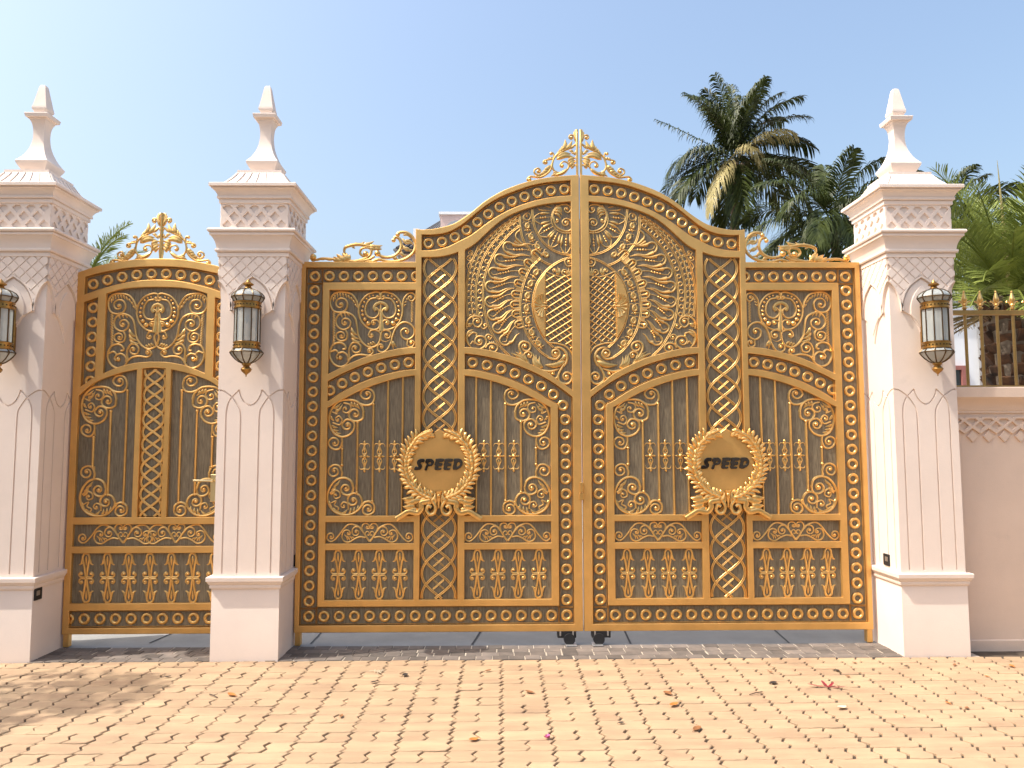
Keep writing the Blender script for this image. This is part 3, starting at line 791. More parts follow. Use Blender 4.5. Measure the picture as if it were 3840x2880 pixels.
    # lattice window, crescent plate and shell
    b = B(org); p = Pen(b, 'R7')
    bound = [p.P(q) for q in spl(T('1155,235 1290,275 1400,282 1495,232'))]+[p.P(q) for q in spl(T('1495,1240 1450,1180 1400,1145 1300,1112 1200,1096 1155,1070'))]
    def run(slope, v0, v1, st, w, yl):
        v = v0
        while v < v1:
            a, c = (1155, v), (1497, v+slope*342); P = resample([a, c], n=60); cur = []
            for q in P+[None]:
                ok = False
                if q:
                    lo = 250 if q[0] < 1400 else 282-(q[0]-1400)*.5; lo = max(lo, 240+35*math.sin(math.pi*(q[0]-1155)/340))
                    hi = 1075+ (q[0]-1155)*.15+ max(0, q[0]-1350)**1.5*.06
                    ok = lo < q[1] < hi
                if ok: cur.append(p.P(q))
                else:
                    if len(cur) > 2: b.stroke([cur[0], cur[-1]], p.px(w), p.px(w)*1.3, .03-yl)
                    cur = []
            v += st
    run(.98, -120, 1400, 74, 5.5, 0); run(-.63, 250, 1600, 86, 7.5, .004)
    p.line('1150,215 1290,272 1400,282 1495,225', 8); p.line('1145,1060 1190,1100 1300,1115 1400,1150 1460,1215 1498,1290', 11); p.line('1150,215 1150,650 1147,1070', 8)
    b.build('lattice_window', M['orn'], root)
    cres = [Pen(b, 'R7').P(q) for q in resample(spl(T('1143,250 1100,300 1045,390 1008,520 998,640 1012,760 1055,900 1100,985 1143,1050')), n=24)]
    link('crescent_plate', plate_mesh('crescent_plate', [cres], .016, .016, .002, org), M['frame'], root)
    b = B(org); p = Pen(b, 'R7', y0=.016); L = p.line
    for a, m_, c in (((1135, 640), (1075, 580), (1065, 515)), ((1130, 643), (1060, 590), (1038, 545)), ((1125, 646), (1050, 610), (1020, 585)), ((1120, 650), (1050, 645), (1012, 640)), ((1125, 655), (1055, 680), (1022, 695)), ((1130, 658), (1065, 710), (1045, 735)), ((1135, 662), (1085, 725), (1075, 775)), ((1138, 640), (1105, 560), (1098, 505)), ((1138, 664), (1110, 735), (1105, 790))): L([c, m_, a], 21, 'e', hk=.8)
    L('1100,650 1150,650 1195,650', 14, 'e'); L('1120,605 1150,615 1175,605', 10, 't'); L('1120,690 1150,680 1175,690', 10, 't')
    b.build('shell', M['orn'], root)
    # acanthus scrolls at foot, corners and head
    b = B(org); p = Pen(b, 'R7'); L = p.line; lf = p.leaf
    L('1180,1290 1240,1308 1295,1303 1330,1250 1300,1192 1245,1205', 15, c=(1278, 1243), turns=.8)
    L('1250,1168 1330,1168 1398,1220 1420,1300 1392,1380 1330,1432', 17, 't'); lf((1400, 1330), (1140, 1385), 34, -.12); lf((1380, 1360), (1180, 1400), 22, -.1); lf((1400, 1250), (1290, 1350), 22, -.15)
    L('1385,1370 1330,1460 1310,1520 1325,1590 1400,1622 1462,1590 1480,1520 1430,1477', 14, c=(1412, 1530), turns=1.0)
    L('1310,1500 1285,1548 1225,1545 1205,1485 1245,1465', 11, c=(1240, 1495), turns=.4)
    L('1085,1440 1200,1465 1335,1428', 16, 't')
    for a, c in (((1105, 1430), (998, 1240)), ((1110, 1425), (1030, 1255)), ((1118, 1425), (1075, 1275)), ((1098, 1435), (985, 1290))): L([a, ((a[0]+c[0])/2-25, (a[1]+c[1])/2+20), c], 21, 'l', hk=.8)
    L('945,1375 880,1290 830,1200 825,1130 870,1090 940,1110 962,1165 930,1205', 14, c=(898, 1150), turns=.7)
    L('905,1300 888,1245 935,1218 978,1245 965,1285', 12, c=(945, 1262), turns=.4)
    for c in ((715, 1235), (770, 1215), (715, 1290), (800, 1345), (820, 1240)): lf((945, 1372), c, 18, .06)
    b.build('acanthus', M['orn'], root); b = B(org); p = Pen(b, 'R7'); L = p.line; lf = p.leaf
    L('165,935 162,870 200,800 270,773 342,800 355,860 310,910', 12, c=(297, 842), turns=1.0)
    L('330,895 370,932 415,905 408,872', 9, c=(390, 895), turns=.4)
    lf((170, 885), (245, 870), 18); lf((170, 905), (225, 895), 12)
    L('235,1180 180,1110 163,1040 190,970 248,940', 18, 't'); lf((175, 1010), (250, 960), 14)
    L('185,1030 240,980 290,992 285,1025', 10)
    L('238,1180 310,1192 390,1150 412,1080 372,1030 300,1030 268,1080 290,1120', 12, c=(325, 1092), turns=1.0)
    L('215,1125 240,1090 272,1120', 9); L('400,1070 405,1020 440,1003 477,1030 460,1060', 9, c=(442, 1038), turns=.4)
    L('400,1170 440,1120 510,1115 552,1160 530,1212 480,1215', 11, c=(487, 1172), turns=.9)
    for u in (445, 470, 492): lf((u+20, 1120), (u, 1085), 8)
    b.build('spandrel_scroll', M['orn'], root); b = B(org); p = Pen(b, 'RS'); L = p.line
    L('165,640 90,632 68,590 118,568', 9, c=(112, 605), turns=.6); L('135,700 80,722 38,690 68,650', 9, c=(82, 682), turns=.6); L('70,862 48,800 110,720 165,620 222,480', 8)
    b.build('spandrel_scroll', M['orn'], root); b = B(org); p = Pen(b, 'R7'); L = p.line; lf = p.leaf
    L('1490,140 1420,150 1390,95 1420,45 1465,55 1480,95', 10, c=(1442, 92), turns=.6)
    L('1255,225 1240,205 1265,180 1290,200', 9, c=(1268, 203), turns=.4); L('1390,265 1355,240 1370,200 1405,195', 9, c=(1392, 225), turns=.4)
    for a, c in (((1300, 262), (1302, 155)), ((1305, 262), (1325, 170)), ((1290, 262), (1270, 175)), ((1420, 262), (1480, 165)), ((1425, 262), (1475, 195)), ((1410, 262), (1440, 165)), ((1435, 265), (1492, 235))): lf(a, c, 12, .12)
    b.build('window_scroll', M['orn'], root)

LETTERS = {  # outlines in sketch units (220 px wide zoom), top of letters v = 200, foot v = 630
 'S': ['530,215 535,290 515,335 430,345 395,370 410,410 440,450 440,520 410,575 350,620 260,632 150,630 150,560 180,505 240,490 275,515 300,500 275,450 250,390 245,330 275,265 330,220 400,203 480,203'],
 'P': ['560,300 575,250 600,210 650,203 780,203 840,230 885,290 890,360 850,440 790,480 700,490 670,505 650,560 630,620 600,640 540,640 530,600 560,520 600,440 600,390 560,350',
       '715,345 765,335 775,375 740,405 690,405 690,370'],
 'E': ['965,205 1250,205 1250,300 1190,322 1100,330 1090,365 1200,370 1185,480 1070,490 1050,530 1060,555 1160,555 1140,620 960,632 920,610 905,550 925,470 910,410 935,330 950,260'],
 'D': ['1640,205 1700,195 1830,195 1910,230 1960,310 1965,390 1940,470 1880,545 1800,595 1700,625 1620,615 1590,570 1595,500 1620,420 1640,340 1625,260',
       '1770,350 1850,345 1865,400 1835,455 1785,490 1730,500 1740,440']}
def wreath(root):
    org = root.location
    b = B(org); p = Pen(b, 'R8', y0=-.012)
    cx, cy = 1395, 1125
    loop = [(cx+268*math.cos(R(a)), cy+285*math.sin(R(a))) for a in range(-76, 257, 6)]
    loop += [(1355, 815), (1395, 788), (1435, 815)]
    wr = link('plaque', plate_mesh('plaque', [[p.P(q) for q in loop]], .03, -.014, .003, org), M['frame'], root)
    wr['label'] = 'round gold plaque with dark lettering'
    # leafy branches
    b = B(org); p.b = b; rnd = random.Random(4)
    for s in (1, -1):
        for i in range(23):
            t = i/22; a = R(80-153*t)
            nx, ny = s*math.cos(a), math.sin(a); tx, ty = s*math.sin(a), -math.cos(a)      # radial, and along the branch towards the head
            for j, (rad, kt, kn, L_, lf_) in enumerate(((308, .74, -.62, 96, .004), (328, .74, .66, 104, .004), (318, .97, -.1, 88, .012), (300, .5, -.8, 66, .001), (338, .5, .85, 70, .001))):
                if j > 2 and i % 2: continue
                L_ *= rnd.uniform(.88, 1.12); q = rnd.uniform(-.12, .12); kt2, kn2 = kt-kn*q, kn+kt*q
                bx, by = cx+nx*rad, cy+ny*rad*1.03
                ex, ey = bx+(tx*kt2+nx*kn2)*L_, by+(ty*kt2+ny*kn2)*L_
                if ey < 780 or abs(ex-cx) < 34 and ey < 900: continue
                p.y0 = -.014
                bd = s*(.16 if j == 0 else -.16 if j == 1 else 0); mx, my = (bx+ex)/2-(ey-by)*bd, (by+ey)/2+(ex-bx)*bd
                p.line([(bx, by), (mx, my), (ex, ey)], rnd.uniform(14, 17), 't', n=5, lift=lf_+.006*t+rnd.uniform(0, .005), hk=1.0)
        for k in range(12):
            t = k/11; a = R(75-150*t); p.ball((cx+s*325*math.cos(a), cy+335*math.sin(a)), 13, lift=.016)
        for q in ((330, 365), (345, 405), (320, 440), (352, 330), (290, 350)):
            p.leaf((cx+s*(q[0]-120), cy+q[1]-20), (cx+s*q[0], cy+q[1]), 26, s*.12, lift=.006)
    ring = [(cx+315*math.cos(R(a)), cy+322*math.sin(R(a))) for a in range(-78, 259, 6)]
    p.y0 = .03; p.raw(ring, p.px(30), .042, .03)
    b.build('laurel_leaves', M['orn'], wr)
    b = B(org); p = Pen(b, 'R8', y0=-.024)
    for s in (1, -1):
        g = lambda t: [(cx+s*(x-1395), y) for x, y in T(t)]
        for d, w in ((0, 21), (-13, 8), (13, 8)):
            pth = spl(g('1480,1478 1560,1495 1560,1545 1600,1590 1680,1578 1740,1610 1800,1648'))
            p.b.stroke(off([p.P(q) for q in pth], p.px(d)*s), p.px(w), p.px(w)*(.8 if d == 0 else 1.6), -.030, back=.05)
        p.line(g('1455,1475 1425,1530 1440,1590 1480,1602 1510,1565 1495,1520 1465,1535'), 15, lift=.004)
        p.line(g('1480,1480 1440,1450 1425,1400'), 14, 'l', lift=.006); p.line(g('1430,1520 1425,1450 1440,1390'), 13, 'l', lift=.004)
    p.line('1395,1380 1395,1450 1392,1545', 26, 'e', lift=.004); p.line('1395,1400 1395,1425 1394,1450', 16, 't', lift=.014)
    b.build('ribbon', M['orn'], wr)
    return wr
def lettering(root, ox, oy, k, shrink=1.0, flip=False):
    "black polished letters standing on the plaque"
    out = []
    for ch, dx in (('S', 0), ('P', 0), ('E', 0), ('E', 338), ('D', 0)):
        loops = []
        for t in LETTERS[ch]:
            pts = spl(T(t), 3, True); loops.append([G(ox+k*(u+dx), oy+k*v) for u, v in pts])
        out.append(loops)
    plq = [c for c in root.children if c.name.startswith('plaque')][0]
    for lp in out:
        o0 = root.location
        me = plate_mesh('letter', lp, .016, -.028, .0035, (0, 0, 0), 3)
        for v in me.vertices:
            v.co = ((v.co.x-o0.x)/root.scale.x, v.co.y-o0.y, v.co.z)
        o = link('letter', me, M['letter'], plq)
leaf1 = build_leaf()
b = B(leaf1.location); zl = zpx(2180, 1842); b.box(.630, .666, -.012, -.0005, zl-.07, zl-.012, .003); b.box(.636, .662, -.014, -.0005, zl-.010, zl+.07, .003)
latch = b.build('latch', M['orn'], leaf1, False)
leaf2 = copy_tree(leaf1)
[bpy.data.objects.remove(c) for c in list(leaf2.children) if c.name.startswith('latch')]
leaf2.location.x = .662-1.01*(LX0-LX1); leaf2.scale = (-1.01, 1, 1)
leaf2['label'] = 'right leaf of the golden double gate, next to the pillar by the railing'
lettering(leaf1, 1540, 1700, .09946); lettering(leaf2, 2613, 1696, .0985)
# ------------------------------------------------------------------ small side gate
def build_side_gate():
    CX = -2.826                       # axis
    x0 = -3.478; x1 = 2*CX-x0
    root = empty('pedestrian_gate', (x0, .03, 0), 'small arched golden side gate between the two left pillars', 'gate')
    org = root.location
    zb = zpx(400, 2379)
    mirx = lambda path: path+[(2*CX-x, z) for x, z in path[::-1]]
    half = lambda txt: mirx([p for p in curve_px(txt) if p[0] < CX-.004])
    top = half('279,1026 295.7,1020 380,993 488,974 540,970 583,969 610,969')
    bu = half('285,1052 307.6,1043 358,1027 453,1008 520,1001 575,999 620,999')
    bl = half('285,1115 309,1107 390,1079 485,1057 540,1050 585,1048 620,1048')
    ru = half('330,1125 393,1103 453,1085 520,1077.5 580,1076 620,1076')
    lu = half('285,1125 304,1136 330,1126 368,1113')   # not used for shape
    at_ = half('285,1462 292,1456 358,1411 387,1399 453,1373 516.5,1359 570,1356 620,1356')
    ab = half('285,1492 293,1485 353,1436 434,1404 510,1386 575,1379 620,1378')
    z_mid, z_h1, z_h0, z_b1, z_b0, z_r1, z_r0 = [zpx(450, y) for y in (1940, 1967, 2049, 2075, 2263, 2291, 2355)]
    xa = G(300, 1300)[0]-.012; xa = -3.415
    xc0 = G(361, 1250)[0]             # ring column right edge
    xi = G(392, 1250)[0]              # panel left edge
    s0, s1 = G(503, 1650)[0], G(524, 1650)[0]      # lattice stile
    rect = lambda a, c, lo, hi: [(a, lo), (c, lo), (c, hi), (a, hi)]
    M2 = lambda loop: [(2*CX-x, z) for x, z in loop[::-1]]
    outer = [(x0, zb), (x1, zb), (x1, top[-1][1])]+top[::-1][1:-1]+[(x0, top[0][1])]
    O1 = seg_x(bu, xa, 2*CX-xa, 40)+seg_x(bl, 2*CX-xa, xa, 40)
    O2 = seg_x(ru, xi, 2*CX-xi, 40)+seg_x(at_, 2*CX-xi, xi, 40)
    dz = zpx(340, 1122)-zpx(340, 1096)
    O3 = [(x, at_x(bl, x)+dz*1.1) for x, z in seg_x(bl, xa, xc0, 8)]+[(x, at_x(at_, x)) for x, z in seg_x(bl, xc0, xa, 8)]
    O4 = seg_x(ab, xa-.01, s0)+[(s0, z_mid), (xa-.01, z_mid)]
    O5 = seg_x(ab, s1, 2*CX-s1, 12)+[(2*CX-s1, z_mid), (s1, z_mid)]
    xl = xa-.012
    O6 = rect(xl, 2*CX-xl, z_h0, z_h1); O7 = rect(xl, 2*CX-xl, z_b0, z_b1); O8 = rect(xl, 2*CX-xl, z_r0, z_r1)
    loops = [outer, O1, O2, O3, M2(O3), O4, M2(O4), O5, O6, O7, O8]
    link('frame', plate_mesh('frame', loops, .07, 0, .0045, org, 2), M['frame'], root)
    wood_panel(root, [(x0+.012, zb+.012), (x1-.012, zb+.012)]+[(x, z-.012) for x, z in top[::-1][1:-1] if x0+.012 < x < x1-.012])
    for lp in (O1, O3, M2(O3), O8, O5):
        b = B(org); panel_border(b, lp, .006, .003)
        b.build('border_moulding', M['frame'], root)
    mid = [(x, (z+at_x(bl, x))/2) for x, z in seg_x(bu, xa+.055, 2*CX-xa-.055, 40)]
    rings_along(root, mid, .119, True)
    zr = (z_r0+z_r1)/2; n = 11
    for k in range(n): ring_at(root, CX+(k-5)*.1235, zr)
    xm = (xa+xc0)/2+.008; zt_ = at_x(bl, xm)+dz-.07
    for k in range(6):
        for X in (xm, 2*CX-xm): ring_at(root, X, zt_-.121*k)
    b = B(org); lattice(b, s1, 2*CX-s1, z_mid+.004, at_x(ab, s1)-.004, zpx(583, 1480), .40, .084, False, .0066, .004)
    b.build('lattice', M['orn'], root)
    ax_px = 592.0
    def flipX(pen):
        P0 = pen.P; pen.P = lambda q: (lambda r: (2*CX-r[0], r[1]))(P0(q)); return pen
    for fl in (0, 1):
        fn = lambda p: (1240+(p[0]-900)*1.143, 312+(p[1]-395)*1.143)
        p = Pen(B(org), (197, 1000, .3165), fn=fn, wk=1.143*1.2)
        if fl: flipX(p)
        casting_panel_half(p); p.b.build('scroll_panel', M['orn'], root)
        for part in (0, 1):
            dy = 0 if part else 54
            p = Pen(B(org), (442-523*.3136, 1428-118*.3136+dy, .3136))
            if fl: flipX(p)
            casting_corner(p, part == 0, part == 1); p.b.build('corner_scroll', M['orn'], root)
        for px, t, bt in ((464, 1464, 1888), (404, 1541, 1856), (343, 1640, 1752)):
            X = G(px, 1680)[0]; X = 2*CX-X if fl else X
            b = B(org); b.stroke([(X, zpx(px, bt)), (X, zpx(px, t))], .0095, .014, .03, prof=7)
            for y in (t, bt): b.ball((X, zpx(px, y)), .0135, .03, .016)
            b.build('bar', M['orn'], root)
    cpx = 574.0
    p = Pen(B(org), (230-900*.2048+745*.2953-2, 1932, .214))
    p.k = .2125
    casting_heart(p, right=False); p.b.build('heart_scroll', M['orn'], root)
    p = Pen(B(org), (230-900*.2048+745*.2953-2, 1932, .2125)); flipX(p)
    casting_heart(p, right=False); p.b.build('heart_scroll', M['orn'], root)
    zc = (z_b0+z_b1)/2
    for k in range(7):
        px = 230+.2953*(297+272*k)-2
        p = Pen(B(org), (px, 2169.5, .2075), fn=lambda q: q); casting_baluster(p); p.b.build('tulip_motif', M['orn'], root)
    # crest: same casting, both halves
    ox, oy = 583-990*.2712+12, 792-110*.2712
    ox = G  # placeholder for clarity
    c = B(org)
    for fl in (0, 1):
        p = Pen(c, (599-990*.2712, 793-105*.2712, .2712), y0=.03, free=.0001)
        P0 = p.P; XC = G(599, 900)[0]
        if fl: p.P = lambda q, P0=P0: (lambda r: (2*XC-r[0], r[1]))(P0(q))
        casting_crest(p)
    c.stroke([(XC, zpx(599, 966)), (XC, zpx(599, 940)), (XC, zpx(599, 900)), (XC, zpx(599, 850)), (XC, zpx(599, 795))], lambda t: .012+.012*max(0, 1-abs(t-.3)*5), .016, .03, back=.01)
    c.build('crest', M['orn'], root)
    # lever handle
    X0, Z0 = G(735, 1802); X1 = G(800, 1802)[0]
    t = B(org); t.box(X1-.02, X1+.035, -.012, .0, Z0-.17, Z0+.05, .004); h = t.build('handle_plate', M['lever'], root, smooth=False)
    t = B(org); t.tube([(X1+.005, 0, Z0), (X1+.005, -.05, Z0), (X1-.01, -.055, Z0), (X0, -.055, Z0+.002)], .010, 10); t.build('lever', M['lever'], h)
    t = B(org); t.box(x0+.004, x0+.05, .012, .06, .006, zb+.004, .004); t.build('hinge_foot', M['frame'], root, smooth=False)
    t = B(org)
    for k in range(5): t.box(x0-.007, x0+.002, .03, .06, .3+.4*k, .42+.4*k, .001)
    t.build('hinge', M['frame'], root, smooth=False)
    return root
build_side_gate()

# ------------------------------------------------------------------ pillars
def engrave(w_, h_, z0, paths, hw, depth):
    "upright face (w_ wide, z0..z0+h_) with grooves; returns verts/faces for the face looking to -Y at y = 0"
    vs_ = [Vector((-w_/2, z0)), Vector((w_/2, z0)), Vector((w_/2, z0+h_)), Vector((-w_/2, z0+h_))]
    ed = [(0, 1), (1, 2), (2, 3), (3, 0)]
    box = [(-w_/2, z0), (w_/2, z0), (w_/2, z0+h_), (-w_/2, z0+h_)]
    for P in paths:
        lo = off(P, hw); hi = off(P, -hw); loop = lo+hi[::-1]
        loop = [(min(w_/2, max(-w_/2, x)), z) for x, z in loop]
        n = len(vs_); vs_ += [Vector(q) for q in loop]; k = len(loop)
        ed += [(n+i, n+(i+1) % k) for i in range(k)]
    ov, oe, of, *_ = delaunay_2d_cdt(vs_, ed, [], 1, 1e-6)
    def dist(x, z):
        best = 9
        for P in paths:
            for a, c in zip(P, P[1:]):
                dx, dz = c[0]-a[0], c[1]-a[1]; L = dx*dx+dz*dz
                if L < 1e-12: continue
                t = max(0, min(1, ((x-a[0])*dx+(z-a[1])*dz)/L)); d = math.hypot(x-a[0]-dx*t, z-a[1]-dz*t)
                if d < best: best = d
        return best
    lev = []
    for f in of:
        x = sum(ov[i].x for i in f)/3; z = sum(ov[i].y for i in f)/3
        lev.append(1 if dist(x, z) < hw*1.001 else 0)
    V = {}; out = []; F = []
    def vid(i, l):
        if (i, l) not in V: V[(i, l)] = len(out); out.append((ov[i].x, depth*l, ov[i].y))
        return V[(i, l)]
    eu = {}
    for f, l in zip(of, lev):
        F.append(tuple(vid(i, l) for i in f))
        for a, c in zip(f, f[1:]+f[:1]): eu.setdefault((min(a, c), max(a, c)), []).append(l)
    for (a, c), ls in eu.items():
        if len(ls) == 2 and ls[0] != ls[1]: F.append((vid(a, 0), vid(c, 0), vid(c, 1), vid(a, 1)))
    return out, F
HWS = .247                      # half width of the shaft
W2 = 2*HWS
def shaft_paths():
    zt, zs = 2.017, 1.842; out = []
    fx = lambda f: (f-.5)*W2
    for s in (1, -1):
        g = lambda pts, s=s: spl([(s*fx(f), z) for f, z in pts], 5)
        out.append(g([(-.02, zt), (.07, 2.012), (.16, 1.985), (.23, 1.955), (.30, 1.905), (.345, 1.86), (.358, 1.80)])+[(s*fx(.358), .64)])
        out.append(g([(.325, 2.018), (.26, 1.985), (.19, 1.945), (.15, 1.895), (.135, 1.84), (.133, 1.79)])+[(s*fx(.133), .64)])
        out.append(g([(.325, 2.018), (.345, 1.98), (.385, 1.94), (.44, 1.912), (.503, 1.898)]))
    return out
SH = engrave(W2, 2.86-.618, .618, shaft_paths(), .0058, .010)
def panel_tiles():
    "proud pointed-arch panel cut by diagonal grooves, front face; local x, z"
    hw = .262; zt = 3.052
    s = .0
    half = [(-hw, 2.858), (-.235, 2.835), (-.205, 2.79), (-.18, 2.72), (-.166, 2.66), (-.160, 2.622)]
    arch = [(-.160, 2.622), (-.152, 2.70), (-.13, 2.765), (-.095, 2.822), (-.045, 2.862), (0, 2.892)]
    L = spl(half, 4)+spl(arch, 5)[1:]
    low = L+[(-x, z) for x, z in L[::-1][1:]]
    reg = low+[(hw, zt), (-hw, zt)]
    if area(reg) < 0: reg = reg[::-1]
    lo2 = [(x, z+.016) for x, z in low]; rg2 = lo2+[(hw-.006, zt), (-hw+.006, zt)]
    if area(rg2) < 0: rg2 = rg2[::-1]
    tiles = []; dx, dz, g = .094, .094, .0085
    for i in range(-5, 6):
        for j in range(-6, 6):
            if (i+j) % 2: continue
            cx, cz = i*dx/2, 2.97+j*dz/2
            d = [(cx-dx/2+g*.7, cz), (cx, cz-dz/2+g*.7), (cx+dx/2-g*.7, cz), (cx, cz+dz/2-g*.7)]
            t = clip_convex(rg2, d)
            if len(t) >= 3 and abs(area(t)) > 2e-5: tiles.append(t)
    return reg, low, tiles
def build_pillar(cx, label):
    cy = -.128
    root = empty('gate_pillar', (cx, cy, 0), label, 'pillar', 'stucco gate pillars')
    org = root.location; C0 = (cx, cy)
    def part(name, fn, mt=M['stucco'], parent=None, smooth=True, ang=28):
        b = B(org); fn(b); return b.build(name, mt, parent or root, smooth, ang)
    part('base', lambda b: b.sqloft([(.252, -.02), (.252, .56), (.250, .565)], cx, cy))
    part('base_moulding', lambda b: b.sqloft([(.2535, .522), (.256, .53), (.264, .533), (.266, .548), (.263, .556), (.270, .562), (.277, .574), (.279, .582), (.286, .585), (.287, .612), (.284, .617), (.246, .6185)], cx, cy))
    def shaft(b):
        for k in range(4):
            rot = Matrix.Rotation(R(90*k), 3, 'Z')
            vv = [tuple(rot @ Vector((x, y-HWS, z))+Vector((cx, cy, 0))) for x, y, z in SH[0]]
            b.add(vv, SH[1])
        b.sqloft([(HWS, 2.86), (HWS, 3.06)], cx, cy, False)
    part('shaft', shaft, ang=25)
    reg, low, tiles = panel_tiles()
    bk = plate_mesh('arch_panel', [reg], .020, -.262+.0, .001)     # facing -Y at hw .262
    for k in range(4):
        ap = link('arch_panel', bk.copy() if False else bk, M['stucco'], root, (0, 0, 0)); ap.rotation_euler.z = R(90*k)
        b = B()
        for t in tiles:
            n = len(t); t = t if area(t) > 0 else t[::-1]
            fr = [(x, -.2695, z) for x, z in t]; bk_ = [(x, -.261, z) for x, z in t]
            b.add(fr+bk_, [tuple(range(n))]+[(i, n+i, n+(i+1) % n, (i+1) % n) for i in range(n)])
        # proud rim along the arches
        rim = off(low, .012)
        n = len(low)
        b.add([(x, -.2700, z) for x, z in low]+[(x, -.2700, z) for x, z in rim]+[(x, -.2625, z) for x, z in low]+[(x, -.2625, z) for x, z in rim],
              [(i, i+1, n+i+1, n+i) for i in range(n-1)]+[(i+1, i, 2*n+i, 2*n+i+1) for i in range(n-1)]+[(n+i, n+i+1, 3*n+i+1, 3*n+i) for i in range(n-1)])
        b.build('diamond_relief', M['stucco'], ap, False)
    # kite shield inside each arch
    sh = spl([(-.150, 2.625), (-.140, 2.70), (-.115, 2.765), (-.08, 2.815), (-.04, 2.85), (0, 2.876)], 4)
    sh = sh+[(-x, z) for x, z in sh[::-1][1:]]+spl([(.150, 2.625), (.085, 2.585), (.035, 2.50), (0, 2.405)], 4)[1:-1]+spl([(0, 2.405), (-.035, 2.50), (-.085, 2.585), (-.150, 2.625)], 4)[:-1]
    inn = spl([(-.092, 2.60), (-.088, 2.68), (-.065, 2.745), (-.035, 2.79), (0, 2.825)], 4); inn = inn+[(-x, z) for x, z in inn[::-1][1:]]
    inn += [(.05, 2.55), (0, 2.47), (-.05, 2.55)]
    shm = plate_mesh('arch_shield', [sh], .013, -.258, .002); shm2 = plate_mesh('shield_inset', [inn], .008, -.264, .002)
    for k in range(4):
        o = link('arch_shield', shm, M['stucco'], root); o.rotation_euler.z = R(90*k)
        q = link('shield_inset', shm2, M['stucco'], o)
    part('lower_cornice', lambda b: b.sqloft([(.262, 3.044), (.274, 3.048), (.274, 3.078), (.269, 3.082), (.286, 3.084), (.291, 3.095), (.289, 3.107), (.279, 3.111), (.281, 3.12), (.284, 3.14), (.290, 3.16), (.299, 3.18), (.313, 3.202), (.322, 3.206), (.322, 3.224), (.316, 3.227), (.333, 3.231), (.337, 3.242), (.335, 3.252), (.329, 3.257), (.255, 3.259)], cx, cy))
    part('band_core', lambda b: b.sqloft([(.249, 3.25), (.249, 3.48)], cx, cy))
    # strapwork band: plate with diamond holes on each face
    z0, z1 = 3.262, 3.470; hw = .262
    outl = [(-hw+.012, z0), (hw-.012, z0), (hw, z0+.03), (hw, z0+.085), (hw-.006, z0+.104), (hw, z0+.123), (hw, z1-.03), (hw-.012, z1), (-hw+.012, z1), (-hw, z1-.03), (-hw, z0+.123), (-hw+.006, z0+.104), (-hw, z0+.085), (-hw, z0+.03)]
    holes = []; px_ = 2*hw/5; zm = (z0+z1)/2; cl = [(-hw, z0+.016), (hw, z0+.016), (hw, z1-.016), (-hw, z1-.016)]
    for i in range(-2, 3):
        for z in (z0+.036, z1-.036): holes.append((i*px_, z))
    for i in range(4): holes.append(((i-1.5)*px_, zm))
    hl = []
    for x, z in holes:
        d = [(x-.037, z), (x, z-.040), (x+.037, z), (x, z+.040)]; q = clip_convex(d, cl)
        if len(q) > 2: hl.append(q)
    bm_ = plate_mesh('lattice_band', [outl]+hl, .016, -.2635, .0025)
    for k in range(4):
        o = link('lattice_band', bm_, M['stucco'], root); o.rotation_euler.z = R(90*k)
    part('upper_cornice', lambda b: b.sqloft([(.258, 3.466), (.273, 3.470), (.273, 3.499), (.268, 3.502), (.286, 3.506), (.286, 3.523), (.281, 3.526), (.287, 3.54), (.296, 3.557), (.309, 3.571), (.318, 3.576), (.318, 3.583), (.312, 3.586), (.334, 3.589), (.334, 3.611), (.330, 3.615), (.22, 3.617)], cx, cy))
    def skirt(b):
        b.sqloft([(.262, 3.612), (.262, 3.630), (.245, 3.648), (.222, 3.676), (.200, 3.708), (.180, 3.742), (.174, 3.746), (.174, 3.768), (.09, 3.770)], cx, cy)
        for k in range(4):
            rot = Matrix.Rotation(R(90*k), 3, 'Z')
            for i in range(-3, 4):
                P = []
                for hw_, z in ((.262, 3.634), (.245, 3.652), (.222, 3.680), (.200, 3.712), (.181, 3.744)):
                    P.append(rot @ Vector((i*.30*hw_, -hw_-.002, z))+Vector((cx, cy, 0)))
                b.tube(P, .004, 5)
    part('cap', skirt)
    part('finial_urn', lambda b: b.sqloft([(.094, 3.766), (.096, 3.80), (.105, 3.815), (.118, 3.838), (.1235, 3.850), (.126, 3.864), (.110, 3.885), (.094, 3.908), (.079, 3.938), (.066, 3.970), (.057, 4.0), (.051, 4.025), (.0455, 4.065), (.043, 4.105), (.0445, 4.145), (.049, 4.182), (.056, 4.208), (.064, 4.222), (.066, 4.230), (.072, 4.232), (.0745, 4.239), (.088, 4.241), (.0935, 4.268), (.091, 4.273), (.04, 4.275)], cx, cy))
    part('finial_tip', lambda b: b.sqloft([(.044, 4.272), (.046, 4.302), (.057, 4.318), (.0585, 4.330), (.053, 4.352), (.044, 4.405), (.034, 4.462), (.0255, 4.515), (.020, 4.532), (.010, 4.538)], cx, cy))
    return root
PX = (-3.742, -1.914, 3.277)
pil = [build_pillar(PX[0], 'cream stucco pillar left of the small side gate, cut off at the photo edge'),
       build_pillar(PX[1], 'cream stucco pillar standing between the small side gate and the double gate'),
       build_pillar(PX[2], 'cream stucco pillar right of the double gate, where the boundary wall begins')]
